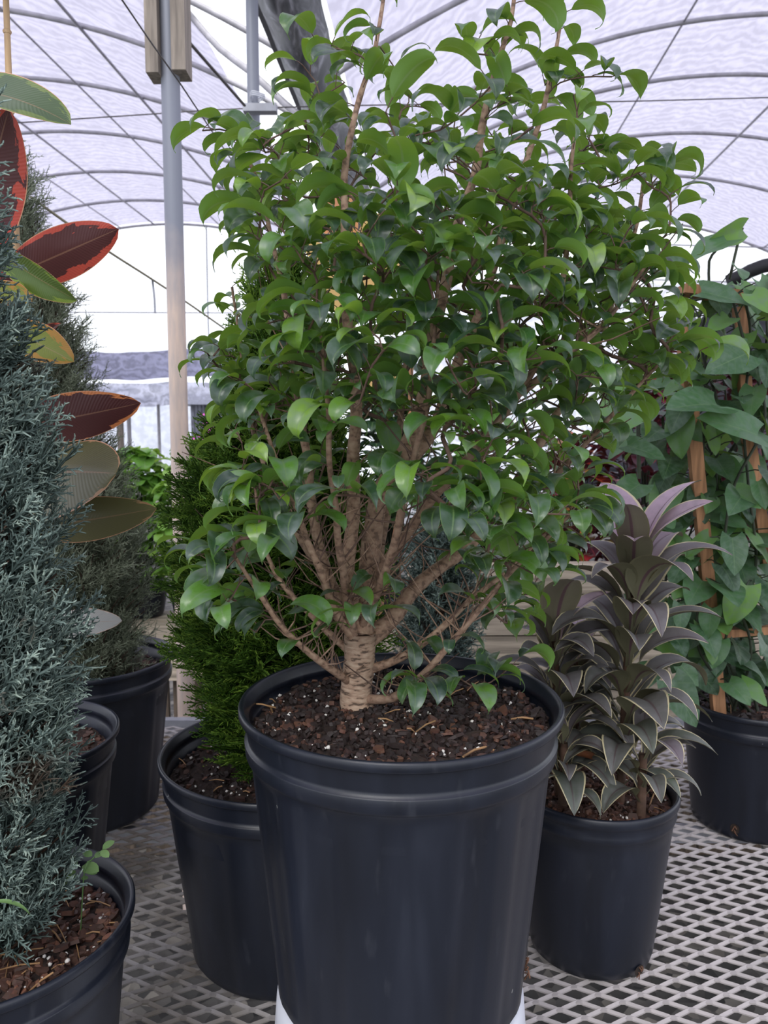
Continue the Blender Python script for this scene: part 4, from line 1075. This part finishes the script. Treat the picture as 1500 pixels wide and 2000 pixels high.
for pts in ([P(1248, 935, 1.66), P(1246, 800, 1.66), P(1243, 690, 1.66), P(1290, 600, 1.68), P(1345, 570, 1.70)], [P(1350, 575, 1.68), P(1355, 640, 1.67), P(1340, 720, 1.67), P(1390, 760, 1.67)],
            [P(1345, 590, 1.67), P(1400, 578, 1.66), P(1440, 590, 1.67)], [P(1425, 545, 1.69), P(1440, 480, 1.69), P(1450, 445, 1.69)], [P(1385, 560, 1.69), P(1385, 510, 1.69), P(1398, 490, 1.69)]):
    sp_ = smooth_path(pts, .02); tube(mb, sp_, .0045 if pts[0].z < .9 else .003, 6)
stv = mb.build('stems', M['vinestem'], vp)
mb = MB()
def vleaf(p, d, n, L, rnd, be=.5): leaf(mb, p, d, n, L, L*.36, lambda u: be*u, pf_heart, fold=.22, nu=12, nv=4, rnd=rnd, lobe=.16, wave=.0015, twist=rng.gauss(0, .15))
mp = MB()
for q in range(300):
    sp_ = VST[q % len(VST)]; p = sp_[rng.randrange(6, len(sp_))]; a = rng.uniform(0, 2*PI) if rng.random() < .35 else rng.uniform(-2.9, -.25)
    d = ang(a, rng.uniform(.0, .7)); pl = rng.uniform(.02, .10); e = p+d*pl
    tube(mp, [p, (p+e)/2+Vector((0, 0, .006)), e], .0014, 4)
    dd = ang(a+rng.uniform(-.7, .7), rng.uniform(-1.1, .15)); nn = Vector((d.x*.6+rng.gauss(0, .2), d.y*.6-.35, .75))
    vleaf(e, dd, nn, rng.uniform(.055, .105), rng.random()**1.1, rng.uniform(.1, .9))
for (a, b_, nrm, rnd) in ((P(1450, 447, 1.68), P(1386, 470, 1.66), (-.1, -1, -.5), .97), (P(1420, 470, 1.66), P(1340, 505, 1.62), (0, -.6, 1), .7), (P(1345, 520, 1.66), P(1300, 500, 1.62), (0, -1, .5), .3), (P(1370, 570, 1.62), P(1480, 590, 1.58), (0, -.8, .7), .5),
    (P(1240, 780, 1.60), P(1160, 852, 1.52), (.3, -.8, .7), .85), (P(1225, 870, 1.60), P(1312, 895, 1.56), (0, -.7, .8), .4), (P(1250, 945, 1.60), P(1190, 985, 1.55), (0, -.7, .8), .5), (P(1400, 790, 1.58), P(1300, 785, 1.50), (0, -.7, .8), .5), (P(1460, 690, 1.60), P(1375, 725, 1.56), (0, -1, .4), .45), (P(1480, 850, 1.56), P(1360, 800, 1.52), (0, -.7, .8), .6),
    (P(1430, 1050, 1.60), P(1440, 1130, 1.56), (0, -1, .2), .4), (P(1330, 1300, 1.62), P(1370, 1345, 1.6), (0, -1, .3), .5), (P(1480, 940, 1.56), P(1500, 1000, 1.54), (0, -1, .3), .5), (P(1290, 1060, 1.62), P(1230, 1120, 1.58), (0, -1, .3), .5), (P(1310, 1330, 1.60), P(1370, 1430, 1.56), (0, -1, .3), .35), (P(1330, 1180, 1.62), P(1330, 1240, 1.60), (0, -1, .2), .4)):
    L = (b_-a).length*.92; vleaf(a, (b_-a), nrm, L, rnd, .25)
mb.build('leaves', M['vine'], vp); mp.build('leaf_stalks', M['vinestem'], stv)

# ---------------------------------------------------------------- plants on the back bench
M['bright'] = leafmat('bright_leafy', [(0, (.08, .20, .03)), (.5, (.17, .38, .06)), (1, (.36, .58, .12))], back=(.2, .4, .08), dust_sheen_f=.1, trans=.35, tcol=(.4, .6, .05))
M['croton'] = leafmat('croton_leaf', [(0, (.030, .010, .016)), (.45, (.065, .014, .022)), (.62, (.45, .03, .035)), (.8, (.55, .13, .03)), (.93, (.14, .20, .05)), (1, (.6, .35, .06))], back=(.12, .03, .05), rib=(.35, .06, .06), rib_w=.06, dust_sheen_f=.15, dust=(.2, .12, .15), trans=.15, tcol=(.4, .05, .04))
def bushy(name, lab, cat, c, r, h, n, mat, L, prof=pf_rubber, rn=(0, 1), pr=.10, ph_=.16, group=None, wr=.42, el=(-.2, .9)):
    t = thing(name, lab, cat, tuple(c), group)
    ri = pot(t, c, pr, ph_, pr*.8, band=False, n=48); 
    mb = MB(); lathe(mb, [(ri, ph_-.02), (.001, ph_-.015)], c, 32); mb.build('potting_mix', M['soil'], t)
    mb = MB(); ms = MB()
    for q in range(n):
        a = rng.uniform(0, 2*PI); f = rng.random()**.5; zz = rng.random()**.8
        k = math.sin(PI*min(1, zz*.8+.15))
        p = c+Vector((r*f*k*math.cos(a), r*f*k*math.sin(a), ph_+h*zz))
        l = rng.uniform(*L)
        leaf(mb, p, ang(a+rng.gauss(0, .4), rng.uniform(*el)), (0, 0, 1), l, l*wr*rng.uniform(.8, 1.1), lambda u: 1.2*u, prof, fold=.2, nu=6, nv=2, rnd=rng.uniform(*rn), wave=.003)
        if q % 6 == 0:
            b0 = c+Vector((0, 0, ph_-.02)); tube(ms, [b0, (b0+p)/2+Vector((0, 0, .03)), p], [.004, .003, .002], 5)
    mb.build('leaves', M[mat], t); ms.build('stems', M['vinestem'], t); return t
def on(u, vz, y): q = P(u, 900, y); return Vector((q.x, y, WZ))
bushy('leafy_plant', 'bright green leafy plant farthest left beyond the juniper on the back bench', 'potted plant', on(165, 0, 3.2), .18, .52, 240, 'bright', (.06, .11), pr=.12)
bushy('leafy_plant', 'bright green leafy plant directly left of the near steel post on the back bench', 'potted plant', on(270, 0, 3.45), .20, .60, 380, 'bright', (.06, .10), pr=.12)
bushy('leafy_plant', 'bright green leafy plant right behind the near steel post', 'potted plant', on(375, 0, 3.30), .17, .62, 260, 'bright', (.05, .09), pr=.11)
bushy('croton', 'red and orange croton glimpsed right of the ficus below the dark foliage', 'potted plant', on(1125, 0, 3.3), .16, .62, 220, 'croton', (.09, .15), rn=(.25, 1), pr=.13, wr=.26, el=(.1, 1.2))
bushy('croton', 'dark maroon tall foliage plant behind the right edge of the ficus', 'potted plant', on(1262, 0, 3.25), .16, .98, 280, 'croton', (.10, .16), rn=(0, .62), pr=.12, wr=.24, el=(.1, 1.2))
bushy('croton', 'dark leaved plant deep behind the wooden vine stakes', 'potted plant', on(1440, 0, 3.25), .18, .95, 280, 'croton', (.10, .16), rn=(0, .5), pr=.13, wr=.26)
bushy('leafy_plant', 'green plant behind the middle of the ficus crown on the back bench', 'potted plant', on(930, 0, 3.3), .15, .95, 300, 'bright', (.06, .12), rn=(0, .3), pr=.13)
# potted bougainvillea-like magenta flowers beyond the post
M['magenta'] = simple('magenta_petals', (.75, .12, .55), .6, 0, .25, 30)
fl = thing('flowering_plant', 'pink and magenta flowering plant right of the near steel post', 'potted plant', tuple(on(425, 0, 3.55)))
c = on(425, 0, 3.55); pot(fl, c, .09, .15, .07, band=False, n=48); mb = MB(); lathe(mb, [(.078, .135), (.001, .14)], c, 32); mb.build('potting_mix', M['soil'], fl)
ms = MB(); mb = MB(); ml = MB()
for q in range(10):
    e = P(rng.uniform(376, 440), rng.uniform(828, 900), 3.55+rng.uniform(-.12, .12)); b0 = c+Vector((0, 0, .13))
    tube(ms, smooth_path([b0, (b0+e)/2+Vector((0, 0, .05)), e], .05), .003, 5)
    for k in range(12):
        p = e+Vector((rng.gauss(0, .022), rng.gauss(0, .022), rng.gauss(0, .022)))
        leaf(mb, p, ang(rng.uniform(0, 6.3), rng.uniform(-.3, 1)), (0, -.5, 1), .028, .014, lambda u: .8*u, pf_rubber, nu=4, nv=1)
for q in range(60):
    a = rng.uniform(0, 6.3); p = c+Vector((.10*math.cos(a)*rng.random(), .10*math.sin(a)*rng.random(), .16+.35*rng.random()))
    leaf(ml, p, ang(a, rng.uniform(0, .8)), (0, 0, 1), .07, .02, lambda u: u, pf_rubber, nu=5, nv=1, rnd=rng.random())
ms.build('stems', M['vinestem'], fl); mb.build('flowers', M['magenta'], fl); ml.build('leaves', M['bright'], fl)
M['deep'] = leafmat('deep_green_leafy', [(0, (.015, .045, .018)), (.6, (.035, .09, .030)), (1, (.10, .2, .05))], back=(.07, .14, .04), dust_sheen_f=.2, trans=.2)
bushy('leafy_plant', 'dark green leafy plant behind the left half of the ficus crown', 'potted plant', on(600, 0, 3.3), .15, 1.0, 300, 'deep', (.07, .13), pr=.13)
bushy('leafy_plant', 'dark green leafy plant straight behind the ficus trunk on the back bench', 'potted plant', on(765, 0, 3.4), .15, 1.05, 300, 'deep', (.07, .13), pr=.13)
